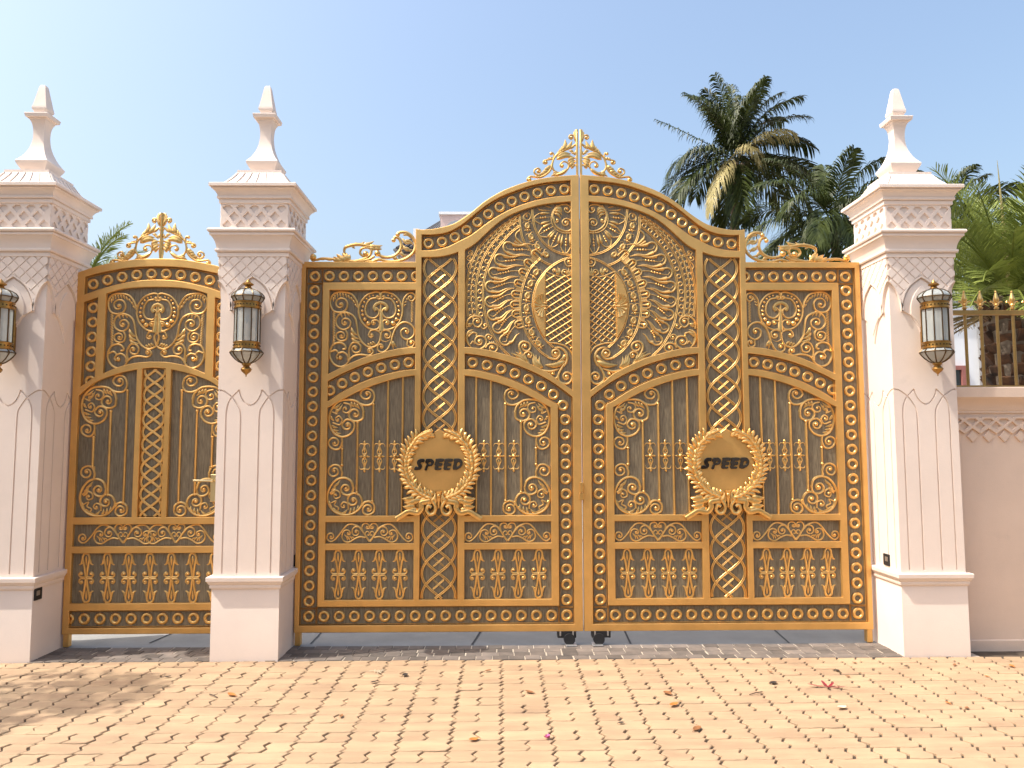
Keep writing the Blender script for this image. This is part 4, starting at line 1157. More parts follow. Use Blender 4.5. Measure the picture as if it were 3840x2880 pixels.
for i, (px, py, side) in enumerate(((206, 2226, 1), (1070, 2100, 1), (3327, 2099, -1))):
    r_ = pil[i]; X = r_.location.x+side*(.252 if i == 0 else .247)
    # find depth on the side face from the photo column
    lo, hi = -.375, .119
    for _ in range(40):
        mid = (lo+hi)/2; 
        if (G(px, py, mid)[0] < X) == (X > 0): 
            if X > 0: lo = mid
            else: hi = mid
        else:
            if X > 0: hi = mid
            else: lo = mid
    Y = min(.06, max(-.32, mid)); Z = G(px, py, Y)[1]
    b = B(r_.location); b.box(X-.004 if side > 0 else X-.010, X+.010 if side > 0 else X+.004, Y-.045, Y+.045, Z-.045, Z+.045, .003)
    sb = b.build('socket_box', M['black'], r_, False)
    b = B(r_.location); xf = X+side*.010; b.box(min(xf, xf+side*.002), max(xf, xf+side*.002), Y-.028, Y+.012, Z-.01, Z+.025, .0005); b.build('socket_insert', M['steel'], sb, False)

# ------------------------------------------------------------------ lanterns
def build_lantern(cx, label):
    ly = -.128-.247-.155
    root = empty('wall_lantern', (cx, ly, 2.10), label, 'lantern', 'brass and glass lanterns on the pillars')
    org = root.location; N = 10; ph = math.pi/N
    def L_(name, prof, mt, parent=None, n=N, smooth=False, ang=30):
        b = B(org); b.lathe(prof, cx, ly, n, ph); return b.build(name, mt, parent or root, smooth, ang)
    L_('finial', [(.028, 2.764), (.030, 2.772), (.024, 2.780), (.020, 2.788), (.036, 2.796), (.040, 2.803), (.034, 2.808), (.018, 2.819), (.014, 2.829), (.006, 2.834), (.003, 2.842)], M['brass'], n=16, smooth=True)
    ribs = lambda prof, r=.0035: None
    def ribbed(name, prof):
        g = L_(name, prof, M['glass'])
        b = B(org)
        for k in range(N):
            a = ph+2*math.pi*k/N
            b.tube([(cx+(r+.001)*math.cos(a), ly+(r+.001)*math.sin(a), z) for r, z in prof], .0048, 5)
        for r, z in (prof[0], prof[-1]):
            b.tube([(cx+(r+.001)*math.cos(ph+2*math.pi*k/N), ly+(r+.001)*math.sin(ph+2*math.pi*k/N), z) for k in range(N+1)], .004, 5, False)
        b.build('came', M['came'], g); return g
    ribbed('dome', [(.117, 2.702), (.112, 2.718), (.098, 2.735), (.075, 2.750), (.050, 2.760), (.027, 2.766)])
    ribbed('upper_flare', [(.093, 2.664), (.101, 2.676), (.117, 2.701)])
    band = lambda z0, z1: [(.090, z0), (.099, z0+.001), (.100, z0+.009), (.094, z0+.012), (.094, z1-.012), (.099, z1-.010), (.100, z1-.002), (.091, z1)]
    bb = L_('upper_band', band(2.612, 2.665), M['brass'], n=24, smooth=True)
    b = B(org)
    for k in range(24): a = 2*math.pi*k/24; b.ball((0, 0), .001) if False else b.box(cx+.094*math.cos(a)-.004, cx+.094*math.cos(a)+.004, ly+.0955*math.sin(a)-.004, ly+.0955*math.sin(a)+.004, 2.634, 2.643)
    b.build('band_beading', M['came'], bb, False)
    ribbed('body_pane', [(.0905, 2.362), (.0905, 2.614)])
    bb = L_('lower_band', band(2.310, 2.363), M['brass'], n=24, smooth=True)
    b = B(org)
    for k in range(24): a = 2*math.pi*k/24; b.box(cx+.094*math.cos(a)-.004, cx+.094*math.cos(a)+.004, ly+.0955*math.sin(a)-.004, ly+.0955*math.sin(a)+.004, 2.332, 2.341)
    b.build('band_beading', M['came'], bb, False)
    ribbed('lower_flare', [(.118, 2.286), (.104, 2.300), (.094, 2.312)])
    ribbed('bowl', [(.030, 2.205), (.055, 2.217), (.080, 2.236), (.103, 2.262), (.118, 2.285)])
    L_('drop_finial', [(.004, 2.104), (.004, 2.116), (.012, 2.126), (.030, 2.140), (.040, 2.158), (.038, 2.164), (.026, 2.176), (.022, 2.184), (.032, 2.192), (.033, 2.204), (.028, 2.208)], M['brass'], n=16, smooth=True)
    b = B(org); b.ball((cx, 2.53), .026, ly, .026, True); b.lathe([(.012, 2.548), (.014, 2.615)], cx, ly, 10); b.build('bulb', M['bulb'], root)
    b = B(org)
    wy = -.128-.247
    b.box(cx-.035, cx+.035, wy-.028, wy-.0, 2.30, 2.66, .004)
    for z in (2.636, 2.338): b.box(cx-.016, cx+.016, ly+.08, wy-.02, z-.014, z+.014, .003)
    b.build('wall_bracket', M['brass'], root, False)
    return root
build_lantern(-3.742, 'brass and frosted glass lantern on the leftmost pillar, half out of the photo')
build_lantern(-1.900, 'brass and frosted glass lantern on the pillar between the side gate and double gate')
build_lantern(3.292, 'brass and frosted glass lantern on the pillar beside the railing')

# ------------------------------------------------------------------ boundary wall and railing
WY = -.19
root = empty('boundary_wall', (3.55, WY, 0), 'low cream stucco boundary wall with relief lattice, right of the last pillar', 'wall')
b = B(root.location); XW0, XW1 = 3.526, 9.0
b.box(XW0, XW1, WY, .14, -.02, 1.90); b.build('wall_body', M['wall'], root, False)
b = B(root.location)
prof = [(WY+.004, 1.835), (WY-.012, 1.838), (WY-.014, 1.858), (WY-.020, 1.862), (WY-.026, 1.885), (WY-.040, 1.91), (WY-.062, 1.935), (WY-.085, 1.955), (WY-.090, 1.96), (WY-.092, 2.035), (WY-.088, 2.040), (.16, 2.042), (.16, 1.83)]
n = len(prof); b.add([(XW0, y, z) for y, z in prof]+[(XW1, y, z) for y, z in prof], [(i, i+1, n+i+1, n+i) for i in range(n-1)]+[tuple(range(n)), tuple(range(2*n-1, n-1, -1))])
b.build('coping', M['wall'], root, ang=25)
b = B(root.location); b.box(XW0, XW1, WY-.018, WY+.01, -.02, .075, .006); b.build('skirting', M['wall'], root, False)
outl = []; hl = []; z1, z0 = 1.805, 1.705; pch = .128
X = XW0+.02; cl = None
nX = int((XW1-X)/pch); xe = X+nX*pch
up_ = [(X+i*pch+d, z) for i in range(nX) for d, z in ((.0, 1.796), (.022, 1.808), (.106, 1.808))]+[(xe, 1.796)]
lo_ = []
for i in range(nX): lo_ += [(X+i*pch, 1.672), (X+(i+.5)*pch, 1.732-.016)]
lo_ += [(xe, 1.672)]
for i in range(nX):
    x = X+(i+.5)*pch
    d = [(x-.045, 1.775), (x, 1.742), (x+.045, 1.775), (x, 1.82)]; hl.append(clip_convex(d, [(x-.1, 1.7), (x+.1, 1.7), (x+.1, 1.792), (x-.1, 1.792)]))
    if i: x2_ = X+i*pch; hl.append([(x2_-.038, 1.735), (x2_, 1.700), (x2_+.038, 1.735), (x2_, 1.770)])
link('lattice_relief', plate_mesh('lattice_relief', [up_+lo_[::-1]]+hl, .024, WY-.020, .003, root.location), M['wall'], root)
for i in range(nX):
    x = X+(i+.5)*pch
    if x > 6: break
    link('diamond_relief', plate_mesh('diamond_relief', [[(x-.042, 1.652), (x, 1.606), (x+.042, 1.652), (x, 1.698)]], .020, WY-.016, .003, root.location), M['wall'], root)
RY = -.02
root = empty('spear_railing', (3.55, RY, 2.04), 'gold spear topped metal railing standing on the boundary wall', 'railing')
b = B(root.location); b.box(3.526, 9, RY-.018, RY+.018, 2.0425, 2.072, .003); b.build('bottom_rail', M['rail'], root, False)
b = B(root.location); b.box(3.526, 9, RY-.020, RY+.020, 2.655, 2.695, .003); b.build('top_rail', M['rail'], root, False)
xs = [G(3624, 1300, RY)[0]+.1335*k for k in range(-0, 40)]
bm1 = None
for k, x in enumerate([q for q in xs if q < 8.9]):
    if bm1 is None:
        b = B(); b.lathe([(.0125, 2.07-2.04), (.0125, 2.72-2.04)], 0, 0, 12); bm1 = b.me('bar'); bm1.materials.append(M['rail'])
        b = B()
        b.lathe([(.0125, 0.6550), (.0125, 0.6655), (.019, 0.6704), (.019, 0.6795), (.012, 0.6844), (.011, 0.6914), (.022, 0.7005), (.017, 0.7096), (.013, 0.7145), (.016, 0.7250), (.024, 0.7425), (.019, 0.7600), (.010, 0.7950), (.007, 0.8055), (.0095, 0.8125), (.004, 0.8202)], 0, 0, 12)
        for s in (1, -1): b.tube([(0, 0, 0.7075), (s*.018, 0, 0.7145), (s*.033, 0, 0.7285), (s*.044, 0, 0.7320), (s*.049, 0, 0.7229)], lambda t: .009-.005*t, 7)
        bm2 = b.me('spear_head'); bm2.materials.append(M['orn'])
    br = link('bar', bm1, None, root, (x-3.55, 0, 0)); link('spear_head', bm2, None, br)
# ------------------------------------------------------------------ ground
random.seed(11)
def sheet(name, x0, x1, y0, y1, z, mt):
    b = B(); b.add([(x0, y0, z), (x1, y0, z), (x1, y1, z), (x0, y1, z)], [(0, 1, 2, 3)])
    o = b.build(name, mt, None, False); return tag(o, kind='structure')
M['earth'] = mat('sandy_ground', (.28, .22, .155), .9, var=.2, scale=.6)
M['joint'] = mat('joint_sand', (.085, .062, .042), .95, var=.3, scale=12)
M['paver'] = mat('yellow_paver', (.45, .32, .19), .85, col2=(.33, .215, .13), scale=2.6, stretch=(.8, 3.2, 1), bump=.35, bscale=90, detail=8)
attr_mul(M['paver'], lo=.90, hi=1.06)
M['brick'] = mat('dark_brick', (.185, .150, .125), .85, col2=(.115, .098, .085), scale=9, bump=.3, bscale=120)
attr_mul(M['brick'], lo=.65, hi=1.4)
M['mortar'] = mat('pale_mortar', (.46, .40, .32), .9, var=.2, scale=20)
M['conc'] = mat('driveway_concrete', (.27, .265, .25), .85, var=.12, scale=3, bump=.15, bscale=80)
def stains(m_, scale, lo, thr):
    "blotchy worn stains, fixed to the surface"
    n = m_.node_tree.nodes; l = m_.node_tree.links; p = n['Principled BSDF']; src = p.inputs['Base Color'].links[0].from_socket
    tc = n.new('ShaderNodeTexCoord'); nz = n.new('ShaderNodeTexNoise'); nz.inputs['Scale'].default_value = scale; nz.inputs['Detail'].default_value = 7; nz.inputs['Roughness'].default_value = .65
    l.new(tc.outputs['Object'], nz.inputs[0]); mr = n.new('ShaderNodeMapRange'); mr.inputs[1].default_value = thr; mr.inputs[2].default_value = thr+.16; mr.inputs[3].default_value = 1; mr.inputs[4].default_value = lo
    l.new(nz.outputs[0], mr.inputs[0]); v = n.new('ShaderNodeVectorMath'); v.operation = 'SCALE'; l.new(src, v.inputs[0]); l.new(mr.outputs[0], v.inputs['Scale']); l.new(v.outputs[0], p.inputs['Base Color'])
stains(M['paver'], 1.3, .84, .56)
stains(M['stucco'], 4.5, .93, .60); stains(M['wall'], 3.0, .90, .60)
sheet('ground', -600, 600, -600, 600, -.03, M['earth'])
sheet('paving_bed', -14, 14, -4.9, -.02, -.011, M['joint'])
M['asph'] = mat('asphalt', (.060, .058, .056), .9, var=.2, scale=4, bump=.3, bscale=200)
sheet('road', -300, 300, -13, -4.9, -.015, M['asph'])  # unseen dark strip, added to cut light bounced up onto pillars and mouldings
sheet('driveway', -30, 40, .02, 16, -.002, M['conc'])
def set_tone(me, tones):
    a = me.attributes.new('tone', 'FLOAT', 'FACE')
    for i, t in enumerate(tones): a.data[i].value = t
def paving():
    b = B(); tones = []
    PL, PW = .278, .1395; y1 = -.385; gap = .0035
    def rowy(r, x): 
        u = (x/(PL/2)) % 1.0
        tri = abs(u-.5)*2-.5
        return y1-r*PW+.006*tri
    zig = [(0, -.011), (.34, .016), (.66, -.016), (1, .011)]
    nr = 32
    for r in range(nr):
        cuts = []
        for k in range(-26, 27):
            cuts.append(k*PL)
            if (r+(k*7 % 5 == 0)) % 2 == 0: cuts.append(k*PL+PL*.5)
        for xl, xr_ in zip(cuts, cuts[1:]):
            yb = y1-(r+1)*PW
            if abs((xl+xr_)/2) > 7: continue
            ptsB = [(xl+(xr_-xl)*i/8, rowy(r+1, xl+(xr_-xl)*i/8)) for i in range(9)]
            ptsT = [(xl+(xr_-xl)*i/8, rowy(r, xl+(xr_-xl)*i/8)) for i in range(9)]
            if r == 0: ptsT = [(x, y1) for x, y in ptsT]
            ptsB[0] = (ptsB[0][0]-.011, ptsB[0][1]); ptsB[-1] = (ptsB[-1][0]-.011, ptsB[-1][1]); ptsT[0] = (ptsT[0][0]+.011, ptsT[0][1]); ptsT[-1] = (ptsT[-1][0]+.011, ptsT[-1][1])
            R_ = [(xr_+q, ptsB[-1][1]+(ptsT[-1][1]-ptsB[-1][1])*t) for t, q in zig[1:-1]]
            L_ = [(xl+q, ptsB[0][1]+(ptsT[0][1]-ptsB[0][1])*t) for t, q in zig[1:-1]]
            loop = ptsB+R_+ptsT[::-1]+L_[::-1]
            cx = (xl+xr_)/2; cy = y1-(r+.5)*PW
            gx = random.choice((.0046, .0056, .0066, .0080)); gy = random.choice((.0016, .0025, .0036))
            sx, sy = 1-2*gx/(xr_-xl), 1-2*gy/PW; ro = random.gauss(0, .006)
            dx, dy = random.gauss(0, .0012), random.gauss(0, .0009)
            q = []
            for x, y in loop:
                x, y = (x-cx)*sx, (y-cy)*sy; q.append((cx+x-y*ro+dx, cy+y+x*ro+dy))
            z = random.gauss(0, .0012); tx, ty = random.gauss(0, .006), random.gauss(0, .008)
            f = lambda p, e=0: z+e+(p[0]-cx)*tx+(p[1]-cy)*ty
            n = len(q); inn = [(cx+(x-cx)*(1-.0045/(xr_-xl)*2), cy+(y-cy)*.955) for x, y in q]
            b.add([(x, y, -.014) for x, y in q]+[(x, y, f((x, y), -.0035)) for x, y in q]+[(x, y, f((x, y))) for x, y in inn],
                  [tuple(range(2*n, 3*n))]+[(i, (i+1) % n, n+(i+1) % n, n+i) for i in range(n)]+[(n+i, n+(i+1) % n, 2*n+(i+1) % n, 2*n+i) for i in range(n)])
            tones += [random.random()]*(1+2*n)
    me = b.me('paving', False); set_tone(me, tones)
    o = link('paving', me, M['paver']); tag(o, kind='structure')
paving()
def bricks():
    b = B(); tones = []
    sheet('mortar_bed', -4.6, 3.6, -.375, .03, -.0035, M['mortar'])
    BW, BD = .123, .098; y = -.378
    for r in range(4):
        x = -4.5+(r % 2)*.06
        while x < 3.5:
            w_ = BW*random.uniform(.96, 1.04); g = random.uniform(.003, .012); gd = random.uniform(.002, .006)
            x0, x1, y0, y1 = x, x+w_-g, y+r*BD, y+(r+1)*BD-gd
            j = [random.gauss(0, .0015) for _ in range(8)]; z = random.gauss(.002, .0012)
            q = [(x0+j[0], y0+j[1]), (x1+j[2], y0+j[3]), (x1+j[4], y1+j[5]), (x0+j[6], y1+j[7])]
            cx, cy = (x0+x1)/2, (y0+y1)/2; inn = [(cx+(a-cx)*.93, cy+(c-cy)*.93) for a, c in q]
            b.add([(a, c, -.01) for a, c in q]+[(a, c, z-.003) for a, c in q]+[(a, c, z) for a, c in inn], [(8, 9, 10, 11)]+[(i, (i+1) % 4, 4+(i+1) % 4, 4+i) for i in range(4)]+[(4+i, 4+(i+1) % 4, 8+(i+1) % 4, 8+i) for i in range(4)])
            tones += [min(1, max(0, random.gauss(.45, .25)))]*9
            x += w_
    me = b.me('brick_strip', False); set_tone(me, tones); tag(link('brick_strip', me, M['brick']), kind='structure')
bricks()
# driveway joints: narrow dark grooves laid as thin sheets
b = B()
for px in ((640, 2378, 560, 2412), (1800, 2372, 1770, 2418), (1205, 2372, 1165, 2415), (2345, 2372, 2365, 2415), (2915, 2372, 2960, 2412)):
    a = GROUND(px[0], px[1]); c = GROUND(px[2], px[3]); d = Vector((a[0]-c[0], a[1]-c[1])).normalized(); nx, ny = -d.y*.008, d.x*.008
    e = (c[0]+d.x*9, c[1]+d.y*9); c = (c[0], max(.03, c[1]))
    b.add([(c[0]-nx, c[1]-ny, .002), (c[0]+nx, c[1]+ny, .002), (e[0]+nx, e[1]+ny, .002), (e[0]-nx, e[1]-ny, .002)], [(0, 1, 2, 3)])
tag(b.build('driveway_joint', M['black'], None, False), kind='structure')

# ------------------------------------------------------------------ palms
def leafmat(name, col, col2, rough=.45, tr=.25):
    m_ = mat(name, col, rough, col2=col2, scale=3.0, spec=.25)
    n = m_.node_tree.nodes; l = m_.node_tree.links; p = n['Principled BSDF']; out = n['Material Output']
    t = n.new('ShaderNodeBsdfTranslucent'); mx = n.new('ShaderNodeMixShader'); mx.inputs[0].default_value = tr
    src = p.inputs['Base Color'].links[0].from_socket; l.new(src, t.inputs[0])
    l.new(p.outputs[0], mx.inputs[1]); l.new(t.outputs[0], mx.inputs[2]); l.new(mx.outputs[0], out.inputs[0]); return m_
M['coco'] = leafmat('coconut_leaf', (.075, .095, .022), (.014, .024, .007), .45, .18)
M['dry'] = leafmat('dry_coconut_leaf', (.50, .42, .20), (.28, .24, .09), .5, .25)
M['date'] = leafmat('date_palm_leaf', (.28, .32, .07), (.10, .135, .028), .42, .15)
M['rachis'] = mat('palm_midrib', (.24, .22, .07), .5, var=.2)
M['bark'] = mat('palm_bark', (.16, .12, .085), .9, var=.35, scale=6, bump=.6, bscale=25)
M['boot'] = mat('palm_boot', (.17, .075, .03), .85, col2=(.022, .016, .013), scale=7, bump=.6, bscale=30)
def frond(parent, base, az, el, length, droop, nl, ll, mt, rnd, hang=.3, lw=.03, fold=.5, sweep=.5, org=None, twist=0.0, side=None, vbend=0.0, ribw=.022):
    "one pinnate leaf: arching midrib and separate leaflets"
    N = 26; P = []; p = Vector(base); a = el
    ds = length/N; azc = az
    for i in range(N+1):
        P.append(p.copy()); t = i/N
        a_ = el-droop*t**1.35; azc = az+vbend*t
        p = p+Vector((math.cos(azc)*math.cos(a_), math.sin(azc)*math.cos(a_), math.sin(a_)))*ds
    b = B(org)
    b.tube(P, lambda t: ribw*(1-.85*t)+.003, 5)
    nrib = len(b.f)
    for i in range(nl):
        t = .10+.90*(i+.5)/nl
        f = t*N; k = min(int(f), N-1); q = P[k].lerp(P[k+1], f-k); T_ = (P[k+1]-P[k]).normalized()
        S_ = T_.cross(Vector((0, 0, 1)))
        S_ = S_.normalized() if S_.length > .05 else Vector((math.sin(az), -math.cos(az), 0))
        U_ = S_.cross(T_).normalized()
        if twist:
            c_, s_ = math.cos(twist*t), math.sin(twist*t); S_, U_ = S_*c_+U_*s_, U_*c_-S_*s_
        for s in ((1, -1) if side is None else (side,)):
            L_ = ll*(.35+.65*math.sin(math.pi*min(1, .12+.9*t))**.7)*rnd.uniform(.85, 1.1)
            d = (S_*s*math.cos(fold)+T_*sweep*(.6+.9*t)+U_*math.sin(fold)*rnd.uniform(.5, 1.2)).normalized()
            d = (d+Vector((rnd.gauss(0, .11), rnd.gauss(0, .11), rnd.gauss(0, .11)))).normalized()
            wv = d.cross(U_*.8+T_*.4*s); wv = wv.normalized()*lw*rnd.uniform(.8, 1.2)
            g = Vector((0, 0, -1)); q0 = q; q1 = q+d*L_*.45+g*hang*L_*.08; q2 = q+d*L_*.80+g*hang*L_*.36; q3 = q+d*L_*.97+g*hang*L_*.75
            b.add([q0-wv*.35, q0+wv*.35, q1+wv, q1-wv, q2+wv*.7, q2-wv*.7, q3], [(0, 1, 2, 3), (3, 2, 4, 5), (5, 4, 6)])
    me = b.me('frond', False)
    o = link('frond', me, mt, parent)
    return o
def trunk(parent, pts, r, mt, org, rings=True):
    P = spl3(pts, 10); b = B(org)
    rr_ = (lambda t: r*(1.25-.35*t)*(1+.05*math.sin(t*260))) if rings else (lambda t: r)
    P = [P[0].lerp(P[0], 0)]+P
    b.tube(P, rr_, 12); return b.build('trunk', mt, parent)
def spl3(pts, n):
    out = []
    for i in range(len(pts)-1):
        p1, p2 = Vector(pts[i]), Vector(pts[i+1]); p0 = Vector(pts[i-1]) if i else 2*p1-p2; p3 = Vector(pts[i+2]) if i+2 < len(pts) else 2*p2-p1
        for j in range(n):
            t = j/n; out.append(.5*(2*p1+(p2-p0)*t+(2*p0-5*p1+4*p2-p3)*t*t+(3*p1-p0-3*p2+p3)*t**3))
    out.append(Vector(pts[-1])); return out
def coconut(px, py, Y, scale, label, seed, spec, lean=-.8):
    X, Z = G(px, py, Y); rnd = random.Random(seed)
    root = empty('coconut_palm', (X+lean, Y, 0), label, 'palm', 'palms behind the gate'); org = root.location
    trunk(root, [(X+lean, Y, -.05), (X+lean*.6, Y, Z*.45), (X+lean*.1, Y, Z*.85), (X, Y, Z-.1)], .15*scale, M['bark'], org)
    for (az, el, ln, dr, kind) in spec:
        m_ = M['dry'] if kind == 1 else M['coco']
        o = frond(root, (X+.12*math.cos(R(az)), Y+.12*math.sin(R(az)), Z+rnd.uniform(-.15, .15)), R(az), R(el), ln*scale, R(dr), 30 if kind == 2 else 66, (.5 if kind == 2 else .62 if kind == 1 else .95)*scale, m_, rnd, hang=rnd.uniform(.75, 1.25) if kind == 0 else 1.3, lw=(.030 if kind != 1 else .022)*scale, fold=rnd.uniform(.05, .5), sweep=.85, org=org, twist=rnd.uniform(-.7, .7), vbend=rnd.uniform(-.2, .2))
        if kind == 1: o['label'] = 'dry yellow frond'
    b = B(org)
    for k in range(7):
        a = R(51*k); c = Vector((X+.30*math.cos(a), Y+.30*math.sin(a), Z-.32-rnd.uniform(0, .2)))
        b.lathe([(.02, c.z-.14), (.09, c.z-.09), (.115, c.z), (.09, c.z+.09), (.02, c.z+.14)], c.x, c.y, 10)
    b.build('coconut', M['bark'], root)
    return root
# azimuth 0 = right of picture, 90 = away, 180 = left, 270 = towards camera
spec1 = [(80, 88, 3.5, 18, 0), (200, 87, 3.4, 25, 0), (20, 86, 3.6, 34, 0), (10, 76, 3.6, 52, 0), (350, 66, 3.6, 58, 0), (60, 84, 3.3, 40, 0), (120, 80, 3.2, 50, 0), (355, 56, 3.5, 66, 0), (210, 70, 3.0, 60, 0), (15, 46, 3.5, 70, 0), (165, 78, 3.5, 50, 0), (185, 84, 3.1, 40, 0), (100, 75, 3.6, 45, 0), (300, 80, 3.2, 55, 0), (140, 82, 3.5, 38, 0), (40, 78, 3.6, 45, 0), (330, 84, 3.4, 35, 0), (30, 60, 3.6, 60, 0), (180, 30, 3.5, 12, 2), (190, 30, 2.6, 95, 0), (170, 22, 2.9, 85, 0), (175, -2, 3.2, 60, 0), (195, -12, 3.2, 60, 0), (160, -25, 3.2, 45, 0), (5, 38, 3.5, 72, 0), (0, 8, 4.2, 52, 0), (15, 12, 4.0, 60, 0), (350, -8, 4.0, 50, 0), (340, -25, 3.8, 45, 0), (10, -30, 3.6, 35, 0), (70, 20, 3.2, 80, 0), (110, 20, 3.2, 80, 0), (90, -20, 3.2, 50, 0), (260, -62, 3.2, 20, 0), (280, -65, 3.2, 18, 0), (90, -60, 3.2, 20, 0), (325, 48, 2.5, 85, 1), (280, 5, 2.3, 95, 1), (225, -38, 3.5, 42, 1)]
coconut(2758, 592, 24, 1.02, 'tall coconut palm with full crown above the gate, one bleached frond', 3, spec1)
spec2 = [(a, e, l, d, 0) for a, e, l, d in ((10, 75, 3.4, 60), (170, 72, 3.4, 60), (80, 80, 3.2, 50), (270, 70, 3.0, 65), (330, 55, 3.4, 75), (30, 45, 3.6, 75), (200, 50, 3.5, 80), (220, 30, 3.3, 90), (150, 40, 3.5, 80), (300, 30, 3.4, 90), (0, 22, 3.6, 80), (185, 15, 3.7, 75), (240, 5, 3.5, 80), (320, 0, 3.6, 75), (20, -10, 3.5, 65), (165, -12, 3.6, 65), (210, -25, 3.6, 50), (270, -20, 3.5, 60), (340, -30, 3.6, 45), (60, 20, 3.5, 80), (120, 20, 3.5, 80), (90, -10, 3.5, 70), (190, -40, 3.4, 35), (250, -48, 3.3, 30), (300, -45, 3.4, 30))]
coconut(3120, 820, 21, .98, 'lower coconut palm behind the right pillar, dense dark crown', 8, spec2, 1.2)
coconut(3540, 850, 23, .92, 'dark palm crown peeping out right of the rightmost pillar', 21, spec2, 1.5)
M['dead'] = leafmat('dead_palm_leaf', (.22, .15, .06), (.07, .045, .02), .7, .1)
def date_palm(px, py, Y, r, n, label, seed, length, trunk_h=True, elmin=-25, lw=.02, tips=True, az0=0):
    X, Z = G(px, py, Y); rnd = random.Random(seed)
    root = empty('date_palm', (X, Y, 0), label, 'palm', 'palms behind the gate'); org = root.location
    b = B(org); b.lathe([(r*.9, -.05), (r*.85, Z*.5), (r, Z-.25), (r*.6, Z+.1)], X, Y, 16); b.build('trunk', M['bark'], root)
    b = B(org); z = .4; k = 0
    while z < Z-.05:
        for i in range(9):
            a = 2*math.pi*(i+.5*(k % 2))/9+rnd.uniform(-.1, .1); rr_ = r*.86; c, s = math.cos(a), math.sin(a)
            L_ = rnd.uniform(.10, .19); w_ = .075*r/.3; o = L_*.62
            p = lambda q, dz, e: (X+c*(rr_+e)-s*q, Y+s*(rr_+e)+c*q, z+dz)
            b.add([p(-w_, -.05, .0), p(w_, -.05, 0), p(w_*.75, L_*.6, o), p(-w_*.75, L_*.6, o), p(-w_*.8, L_*.75, o*.55), p(w_*.8, L_*.75, o*.55), p(w_, .05, -.05), p(-w_, .05, -.05)], [(0, 1, 2, 3), (3, 2, 5, 4), (4, 5, 6, 7), (0, 3, 4, 7), (1, 6, 5, 2)])
        z += .125; k += 1
    b.build('leaf_base', M['boot'], root, False)
    for i in range(n):
        az = az0+i*137.5+rnd.uniform(-14, 14); t = i/n; el = 84-(84-elmin)*t**.85+rnd.uniform(-6, 6)
        frond(root, (X+r*.4*math.cos(R(az)), Y+r*.4*math.sin(R(az)), Z+.12*(1-t)), R(az), R(el), length*rnd.uniform(.88, 1.08), R(rnd.uniform(30, 62)), 60, .44*length/1.9, M['date'], rnd, hang=.14, lw=lw*.30, fold=rnd.uniform(.35, .65), sweep=.75, org=org, twist=rnd.uniform(-.4, .4), vbend=rnd.uniform(-.15, .15), ribw=.016)
    if tips:
        for i in range(22):
            az = 137.5*i+20
            o = frond(root, (X+r*.7*math.cos(R(az)), Y+r*.7*math.sin(R(az)), Z-.12), R(az), R(rnd.uniform(8, -22)), length*rnd.uniform(.5, .7), R(rnd.uniform(15, 40)), 22, .2, M['dead'], rnd, hang=.3, lw=.004, fold=.3, sweep=1.0, org=org, ribw=.013)
            o['label'] = 'dead brown frond'
        for (dx, el, ln) in ((-.17, 96, 1.52), ):
            b = B(org); P = [(X+dx+.02*q*ln-.10*q, Y-.25, Z+.1+q*ln) for q in (0, .25, .5, .75, 1)]
            b.tube(P, lambda t: .034*(1-t)+.002, 6); b.build('spear_leaf', M['dry'], root)
    return root
date_palm(3790, 1130, 2.6, .30, 78, 'big yellow-green date palm with shaggy trunk behind the railing', 5, 1.62, elmin=4)
date_palm(300, 1120, 2.4, .16, 18, 'small green palm whose frond tips show above the side gate beside the leftmost pillar', 9, .85, elmin=0, tips=False, lw=.014)

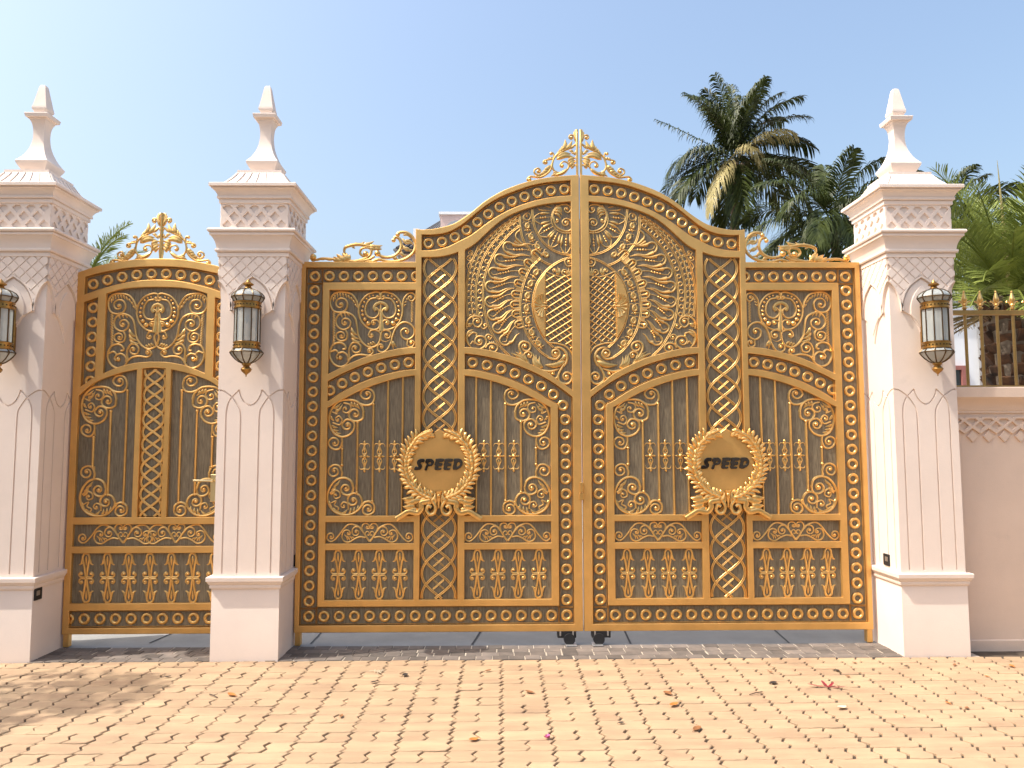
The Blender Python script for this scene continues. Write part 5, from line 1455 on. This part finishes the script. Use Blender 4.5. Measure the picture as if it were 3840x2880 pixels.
# ------------------------------------------------------------------ houses and shrubs behind
M['pinkw'] = mat('pink_wall_paint', (.66, .50, .46), .8, var=.06, scale=2)
M['tile'] = mat('dark_roof_tile', (.06, .06, .065), .6, var=.3, scale=10)
M['dglass'] = mat('dark_window_glass', (.03, .04, .045), .12, 0, spec=.8)
M['redf'] = mat('red_brown_frame', (.32, .12, .10), .6, var=.1)
def zpx_at(px, py, Y): return G(px, py, Y)[1]
def villa():
    Y = 14.0; xl, z0 = G(1652, 842, Y); xr_, z1 = G(1742, 797, Y)
    cx = xl+2.2; e0 = zpx_at(1655, 824, Y+1.8)-1.2
    root = empty('villa', (cx, Y, 0), 'pale pink villa behind the gate, only its roof block and dark tiles showing', 'house'); org = root.location
    b = B(org); b.box(xl-1.15, xl+6, Y+.6, Y+8, -.02, e0-.13); b.build('wall', M['pinkw'], root, False)
    b = B(org); b.box(xl-8, xl-1.2, Y+.6, Y+8, -.02, 4.3); b.build('side_wing', M['white'], root, False)
    b = B(org); e = zpx_at(1655, 824, Y+1.8)-1.2
    b.add([(xl-1.3, Y+.2, e-.12), (xl+6.3, Y+.2, e-.12), (xl+6.3, Y+8.4, e-.12), (xl-1.3, Y+8.4, e-.12), (xl, Y+1.8, e+1.2), (xl+5, Y+1.8, e+1.2), (xl+5, Y+6.5, e+1.2), (xl, Y+6.5, e+1.2)], [(0, 1, 5, 4), (1, 2, 6, 5), (2, 3, 7, 6), (3, 0, 4, 7), (4, 5, 6, 7), (3, 2, 1, 0)])
    rf = b.build('roof', M['tile'], root, False)
    b = B(org)
    for k in range(42): x = xl-1.2+.18*k; b.tube([(x, Y+.2, e-.08), (min(max(x, xl), xl+5), Y+1.8, e+1.22)], .05, 6)
    for k in range(28): y = Y+.4+.28*k; b.tube([(xl-1.3, y, e-.09), (xl, min(max(y, Y+1.8), Y+6.5), e+1.22)], .05, 6)
    b.build('roof_tile', M['tile'], rf)
    b = B(org); b.box(xl, xr_+1.5, Y, Y+1.6, z0-1.2, z1-.06); t = b.build('roof_block', M['pinkw'], root, False)
    b = B(org); b.box(xl-.05, xr_+1.55, Y-.05, Y+1.65, z1-.06, z1+.01); b.build('parapet', M['white'], t, False)
    b = B(org); P = [(xl+.45+.42*math.cos(a*math.pi/16), z0-.42+.52*math.sin(a*math.pi/16)) for a in range(17)]
    n = 17; b.add([(x, yy, z) for yy in (Y-.06, Y-.001) for x, z in P], [tuple(range(n-1, -1, -1))]+[(i, i+1, n+i+1, n+i) for i in range(n-1)]); b.build('arched_vent', M['steel'], t, False)
    b = B(org); b.box(xl-.78, xl-.62, Y+.35, Y+.5, e, zpx_at(1585, 842, Y)); b.build('post', M['white'], root, False)
def zpx_at(px, py, Y): return G(px, py, Y)[1]
villa()
def white_house():
    Y = 6.5
    root = empty('white_house', (7.5, Y, 0), 'white house wall with a red framed window, seen through the railing', 'house'); org = root.location
    x0 = G(3210, 1600, Y)[0]; zt = zpx_at(3700, 1115, Y)
    b = B(org); b.box(x0, 13, Y, Y+6, -.02, zt); b.build('wall', M['white'], root, False)
    b = B(org); b.box(x0-.1, 13.1, Y-.12, Y+6.1, zt, zt+.14); b.build('roof_slab', M['white'], root, False)
    a = G(3560, 1380, Y); c = G(3628, 1470, Y)
    wx1, wz1 = G(3615, 1372, Y); wx0 = wx1-1.0
    b = B(org); wz0 = wz1-1.3
    for q in ((wx0, wx0+.07, wz0, wz1), (wx1-.07, wx1, wz0, wz1), (wx0+.07, wx1-.07, wz1-.07, wz1), (wx0+.07, wx1-.07, wz0, wz0+.07)): b.box(q[0], q[1], Y-.05, Y+.002, q[2], q[3])
    w_ = b.build('window', M['redf'], root, False)
    b = B(org); b.box(wx0+.07, wx1-.07, Y-.012, Y-.002, wz0+.07, wz1-.07); b.build('pane', M['dglass'], w_, False)
    b = B(org); px = G(3668, 1300, Y)[0]; b.tube([(px, Y-.06, -.02), (px, Y-.06, zt)], .035, 8); b.build('drain_pipe', M['steel'], root)
    b = B(org); cx = px+.25; b.box(px+.10, px+.32, Y-.22, Y-.001, -.02, zt); b.build('pilaster', M['white'], root, False)
    xg = G(3262, 1700, Y)[0]
white_house()
def left_house():
    Y = 5.0
    x1 = G(300, 1500, Y)[0]+.2; x0 = x1-4
    root = empty('garden_house', (x1-1, Y, 0), 'pale garden house glimpsed in the gap between leftmost pillar and side gate', 'house'); org = root.location
    zt = zpx_at(280, 1245, Y)
    b = B(org); b.box(x0, x1+.6, Y, Y+4, -.02, zt); b.build('wall', M['pinkw'], root, False)
    b = B(org); b.box(x0-.2, x1+.9, Y-.35, Y+4.2, zt, zt+.15); b.build('roof_slab', M['tile'], root, False)
    for za, zb_ in ((1560, 1700), (1930, 2010)):
        za_, zb2 = zpx_at(280, za, Y), zpx_at(280, zb_, Y)
        b = B(org); b.box(x1-1.1, x1+.1, Y-.05, Y+.002, zb2, za_); w_ = b.build('window', M['redf'] if za < 1800 else M['tile'], root, False)
        b = B(org); b.box(x1-1.04, x1+.04, Y-.06, Y-.052, zb2+.06, za_-.06); b.build('pane', M['dglass'], w_, False)
left_house()
def shrub(cx, cy, rx, rz, z0, n, mt, label, seed, s=.09, ry=None, name='shrub'):
    rnd = random.Random(seed); root = empty(name, (cx, cy, 0), label, 'shrub', 'shrubs behind the gates'); org = root.location
    b = B(org)
    for k in range(5):
        a = rnd.uniform(0, 6.28); b.tube([(cx, cy, -.02), (cx+rx*.3*math.cos(a), cy+rx*.3*math.sin(a), z0+rz*.6), (cx+rx*.6*math.cos(a), cy+rx*.5*math.sin(a), z0+rz*1.4)], .02, 5)
    b.build('stem', M['bark'], root)
    b = B(org); ry = ry or rx
    blobs = [(rnd.uniform(-.6, .6), rnd.uniform(-.6, .6), rnd.uniform(-.7, .8), rnd.uniform(.35, .6)) for _ in range(14)]
    for i in range(n):
        bl = rnd.choice(blobs); v = Vector((rnd.gauss(0, 1), rnd.gauss(0, 1), rnd.gauss(0, 1))).normalized()*rnd.random()**.4*bl[3]
        p = Vector((cx+rx*(bl[0]+v.x), cy+ry*(bl[1]+v.y), z0+rz+rz*(bl[2]+v.z)))
        d = Vector((rnd.gauss(0, 1), rnd.gauss(0, 1), rnd.gauss(.2, .8))).normalized(); u = d.cross(Vector((rnd.gauss(0, 1), rnd.gauss(0, 1), rnd.gauss(0, 1)))).normalized()
        L_ = s*rnd.uniform(.7, 1.3); b.add([p, p+d*L_*.5+u*L_*.22, p+d*L_, p+d*L_*.5-u*L_*.22], [(0, 1, 2, 3)])
    b.build('foliage', mt, root, True, 0); return root
M['hedge'] = leafmat('shrub_leaf', (.12, .15, .035), (.035, .055, .016), .5, .3)
M['croton'] = leafmat('yellow_shrub_leaf', (.42, .36, .06), (.10, .14, .03), .5, .3)
shrub(G(262, 2150, .9)[0], .9, .35, .42, .1, 1500, M['croton'], 'yellow-green shrub in the gap left of the side gate', 2)
shrub(G(3272, 1300, 1.7)[0]-.05, 1.7, .34, .85, 1.35, 5200, M['hedge'], 'tall dark green shrub in the gap right of the double gate', 3, .10)
shrub(G(3268, 2150, .8)[0], .8, .2, .42, .08, 1100, M['hedge'], 'low green shrub at the foot of the gap right of the double gate', 4, .08)
# tree outside the left edge, its shade falls across the lower left paving
def shade_tree():
    cx, cy = -7.0, -2.3; rnd = random.Random(12)
    root = empty('street_tree', (cx, cy, 0), 'street tree outside the left edge, shading the near paving', 'tree'); org = root.location
    b = B(org); b.tube(spl3([(cx, cy, -.05), (cx+.1, cy, 1.6), (cx-.05, cy+.1, 3.2), (cx, cy, 4.2)], 6), lambda t: .17*(1-.5*t), 10)
    for k in range(8):
        a = R(45*k); b.tube(spl3([(cx, cy, 3.0+.12*k), (cx+.7*math.cos(a), cy+.7*math.sin(a), 4.0), (cx+1.3*math.cos(a), cy+1.3*math.sin(a), 4.6)], 5), lambda t: .06*(1-.8*t)+.008, 6)
    b.build('trunk', M['bark'], root)
    b = B(org)
    bl = [(rnd.gauss(0, .62), rnd.gauss(0, .5), rnd.gauss(0, .4), rnd.uniform(.3, .6)) for _ in range(20)]
    for i in range(5200):
        q = rnd.choice(bl); v = Vector((rnd.gauss(0, 1), rnd.gauss(0, 1), rnd.gauss(0, .8))).normalized()*rnd.random()**.4*q[3]
        p = Vector((cx+q[0]+v.x, cy+q[1]+v.y, 4.7+q[2]+v.z)); d = Vector((rnd.gauss(0, 1), rnd.gauss(0, 1), rnd.gauss(0, .6))).normalized(); u = d.cross(Vector((rnd.gauss(0, 1), rnd.gauss(0, 1), rnd.gauss(0, 1)))).normalized(); L_ = rnd.uniform(.10, .18)
        b.add([p, p+d*L_*.5+u*L_*.25, p+d*L_, p+d*L_*.5-u*L_*.25], [(0, 1, 2, 3)])
    b.build('crown', M['hedge'], root, True, 0)
shade_tree()
# ------------------------------------------------------------------ litter on the paving
M['lf1'] = mat('dry_leaf', (.24, .10, .035), .7, var=.3, scale=30); M['lf2'] = mat('dark_leaf', (.035, .025, .02), .7, var=.3); M['lf3'] = mat('orange_leaf', (.50, .17, .035), .6, var=.2)
M['petal'] = mat('pink_petal', (.55, .12, .30), .6); M['red'] = mat('dark_red_petal', (.22, .015, .03), .5); M['straw'] = mat('straw', (.55, .47, .33), .8); M['twig'] = mat('twig', (.07, .045, .03), .8)
def litter(px, py, kind, L_, mt, label, group=None, cat='leaf', seed=0):
    x, y = GROUND(px, py); rnd = random.Random(seed*7+px); a = rnd.uniform(0, 6.28); c, s = math.cos(a), math.sin(a)
    b = B((x, y, 0)); N = 7
    if kind == 'leaf':
        v = []; w_ = L_*rnd.uniform(.22, .36); cu = rnd.uniform(.15, .45)*L_
        for i in range(N):
            t = i/(N-1); ww = w_*math.sin(math.pi*min(.98, t*.96+.02))**.8; u = (t-.5)*L_; h = .006+cu*abs(t-.45)**1.6
            for q, e in ((-1, .35*ww), (0, 0), (1, .35*ww)): v.append((x+u*c-q*ww*s, y+u*s+q*ww*c, h+e))
        b.add(v, [(3*i+k, 3*i+k+1, 3*i+k+4, 3*i+k+3) for i in range(N-1) for k in (0, 1)])
        b.tube([(x-.5*L_*c, y-.5*L_*s, .008+cu*.3), (x-.7*L_*c, y-.7*L_*s, .006)], .0015, 5)
    elif kind == 'twig':
        b.tube([(x-.5*L_*c, y-.5*L_*s, .006), (x, y, .012), (x+.5*L_*c, y+.5*L_*s+.01, .007)], .003, 6)
        b.tube([(x, y, .012), (x+.18*L_*(c-s), y+.18*L_*(s+c), .02)], .002, 5)
    elif kind == 'straw':
        for k in range(9):
            a2 = a+rnd.gauss(0, .8); px_, py_ = x+rnd.gauss(0, L_*.2), y+rnd.gauss(0, L_*.1); l2 = L_*rnd.uniform(.3, .7)
            b.tube([(px_-l2*.5*math.cos(a2), py_-l2*.5*math.sin(a2), .005), (px_, py_, .014), (px_+l2*.5*math.cos(a2), py_+l2*.5*math.sin(a2), .006)], .0018, 5)
    elif kind == 'flower':
        for k in range(5):
            a2 = R(72*k)+a; v = []
            for t, w_, h in ((0, .003, .006), (.5, .011, .010), (.9, .008, .020), (1, .001, .024)):
                for q in (-1, 1): v.append((x+L_*.5*t*math.cos(a2)*(1.8 if k in (0, 2) else .8)-q*w_*math.sin(a2), y+L_*.5*t*math.sin(a2)+q*w_*math.cos(a2), h))
            b.add(v, [(0, 1, 3, 2), (2, 3, 5, 4), (4, 5, 7, 6)])
    o = link({'leaf': 'fallen_leaf', 'twig': 'twig', 'straw': 'straw_tuft', 'flower': 'fallen_flower'}[kind], b.me(kind), mt, None, (x, y, 0))
    tag(o, label, cat, group)
litter(629, 2542, 'leaf', .045, M['lf2'], 'small dark curled leaf below the pillar beside the side gate')
litter(799, 2614, 'twig', .11, M['twig'], 'forked dark twig in front of the pillar between the gates', cat='twig')
litter(868, 2610, 'leaf', .075, M['lf3'], 'orange leaf lying right beside the forked twig')
litter(1420, 2522, 'straw', .14, M['straw'], 'pale tuft of dry straw in front of the left leaf', cat='straw')
litter(1402, 2561, 'leaf', .055, M['lf2'], 'dark leaf just below the straw tuft')
litter(1519, 2536, 'leaf', .06, M['lf2'], 'dark leaf just right of the straw tuft')
litter(1777, 2779, 'leaf', .06, M['lf3'], 'orange leaf nearest the bottom edge')
litter(1831, 2519, 'leaf', .05, M['lf1'], 'brown leaf on the front edge under the left leaf meeting side', seed=2)
litter(1985, 2600, 'leaf', .065, M['lf1'], 'brown curled leaf below the gate centre')
litter(2503, 2604, 'leaf', .07, M['lf1'], 'red-brown leaf, upper of the two below the right leaf')
litter(2527, 2647, 'leaf', .085, M['lf3'], 'broad orange leaf just below the red-brown one')
litter(2614, 2737, 'leaf', .08, M['lf1'], 'long brown leaf low in front of the right leaf')
litter(2836, 2604, 'twig', .12, M['twig'], 'straight thin twig in front of the right leaf', cat='twig')
litter(2901, 2565, 'leaf', .06, M['lf2'], 'dark blackish leaf right of the straight twig')
litter(3105, 2578, 'flower', .15, M['red'], 'withered dark red flower in front of the right pillar', cat='flower')
litter(3157, 2658, 'leaf', .07, M['straw'], 'bleached pale leaf below the withered flower')
litter(2054, 2772, 'flower', .03, M['petal'], 'tiny pink blossom near the bottom edge', cat='flower')
for i, (px, py) in enumerate(((3205, 2489), (3400, 2500), (3580, 2497), (3795, 2502), (3626, 2660), (3140, 2518), (2890, 2524), (3700, 2540), (3180, 2540), (2330, 2715), (3710, 2625), (3555, 2640), (1280, 2690), (560, 2475))):
    litter(px, py, 'leaf', random.uniform(.03, .055), M[('lf1', 'lf2', 'lf1', 'lf3')[i % 4]], 'small dry leaf scattered on the yellow paving', 'small scattered leaves', seed=i)

# ------------------------------------------------------------------ the other side of the street, behind the camera; the polished metal mirrors it
M['tree'] = leafmat('street_tree_leaf', (.045, .065, .018), (.016, .026, .009), .5, .2)
def big_tree(cx, cy, H, rad, seed):
    rnd = random.Random(seed)
    root = empty('street_tree', (cx, cy, 0), 'leafy tree across the street, behind the camera', 'tree', 'trees across the street'); org = root.location
    b = B(org); b.tube(spl3([(cx, cy, -.05), (cx+.15, cy, H*.3), (cx-.1, cy+.1, H*.55), (cx, cy, H*.75)], 5), lambda t: .22*(1-.6*t), 9)
    for k in range(7):
        a = R(51*k); b.tube(spl3([(cx, cy, H*(.36+.05*k)), (cx+rad*.45*math.cos(a), cy+rad*.45*math.sin(a), H*(.5+.04*k)), (cx+rad*.8*math.cos(a), cy+rad*.8*math.sin(a), H*(.58+.04*k))], 4), lambda t: .08*(1-.8*t)+.01, 6)
    b.build('trunk', M['bark'], root)
    b = B(org); bl = [(rnd.uniform(-.65, .65)*rad, rnd.uniform(-.65, .65)*rad, H*rnd.uniform(.38, .92), rad*rnd.uniform(.3, .5)) for _ in range(26)]
    for i in range(5200):
        q = rnd.choice(bl); v = Vector((rnd.gauss(0, 1), rnd.gauss(0, 1), rnd.gauss(0, .8))).normalized()*rnd.random()**.35*q[3]
        p = Vector((cx+q[0]+v.x, cy+q[1]+v.y, q[2]+v.z)); d = Vector((rnd.gauss(0, 1), rnd.gauss(0, 1), rnd.gauss(0, .6))).normalized(); u = d.cross(Vector((rnd.gauss(0, 1), rnd.gauss(0, 1), rnd.gauss(0, 1)))).normalized(); L_ = rnd.uniform(.3, .5)
        b.add([p, p+d*L_*.5+u*L_*.3, p+d*L_, p+d*L_*.5-u*L_*.3], [(0, 1, 2, 3)])
    b.build('crown', M['tree'], root, True, 0)
rnd0 = random.Random(2)
for i, x in enumerate((-17, -11.5, -7, -2.5, 3.0, 7.5, 13, 19)):
    big_tree(x+rnd0.uniform(-.6, .6), -18.5+rnd0.uniform(-1.5, 1.5), rnd0.uniform(6.5, 9.0), rnd0.uniform(2.3, 3.0), 40+i)
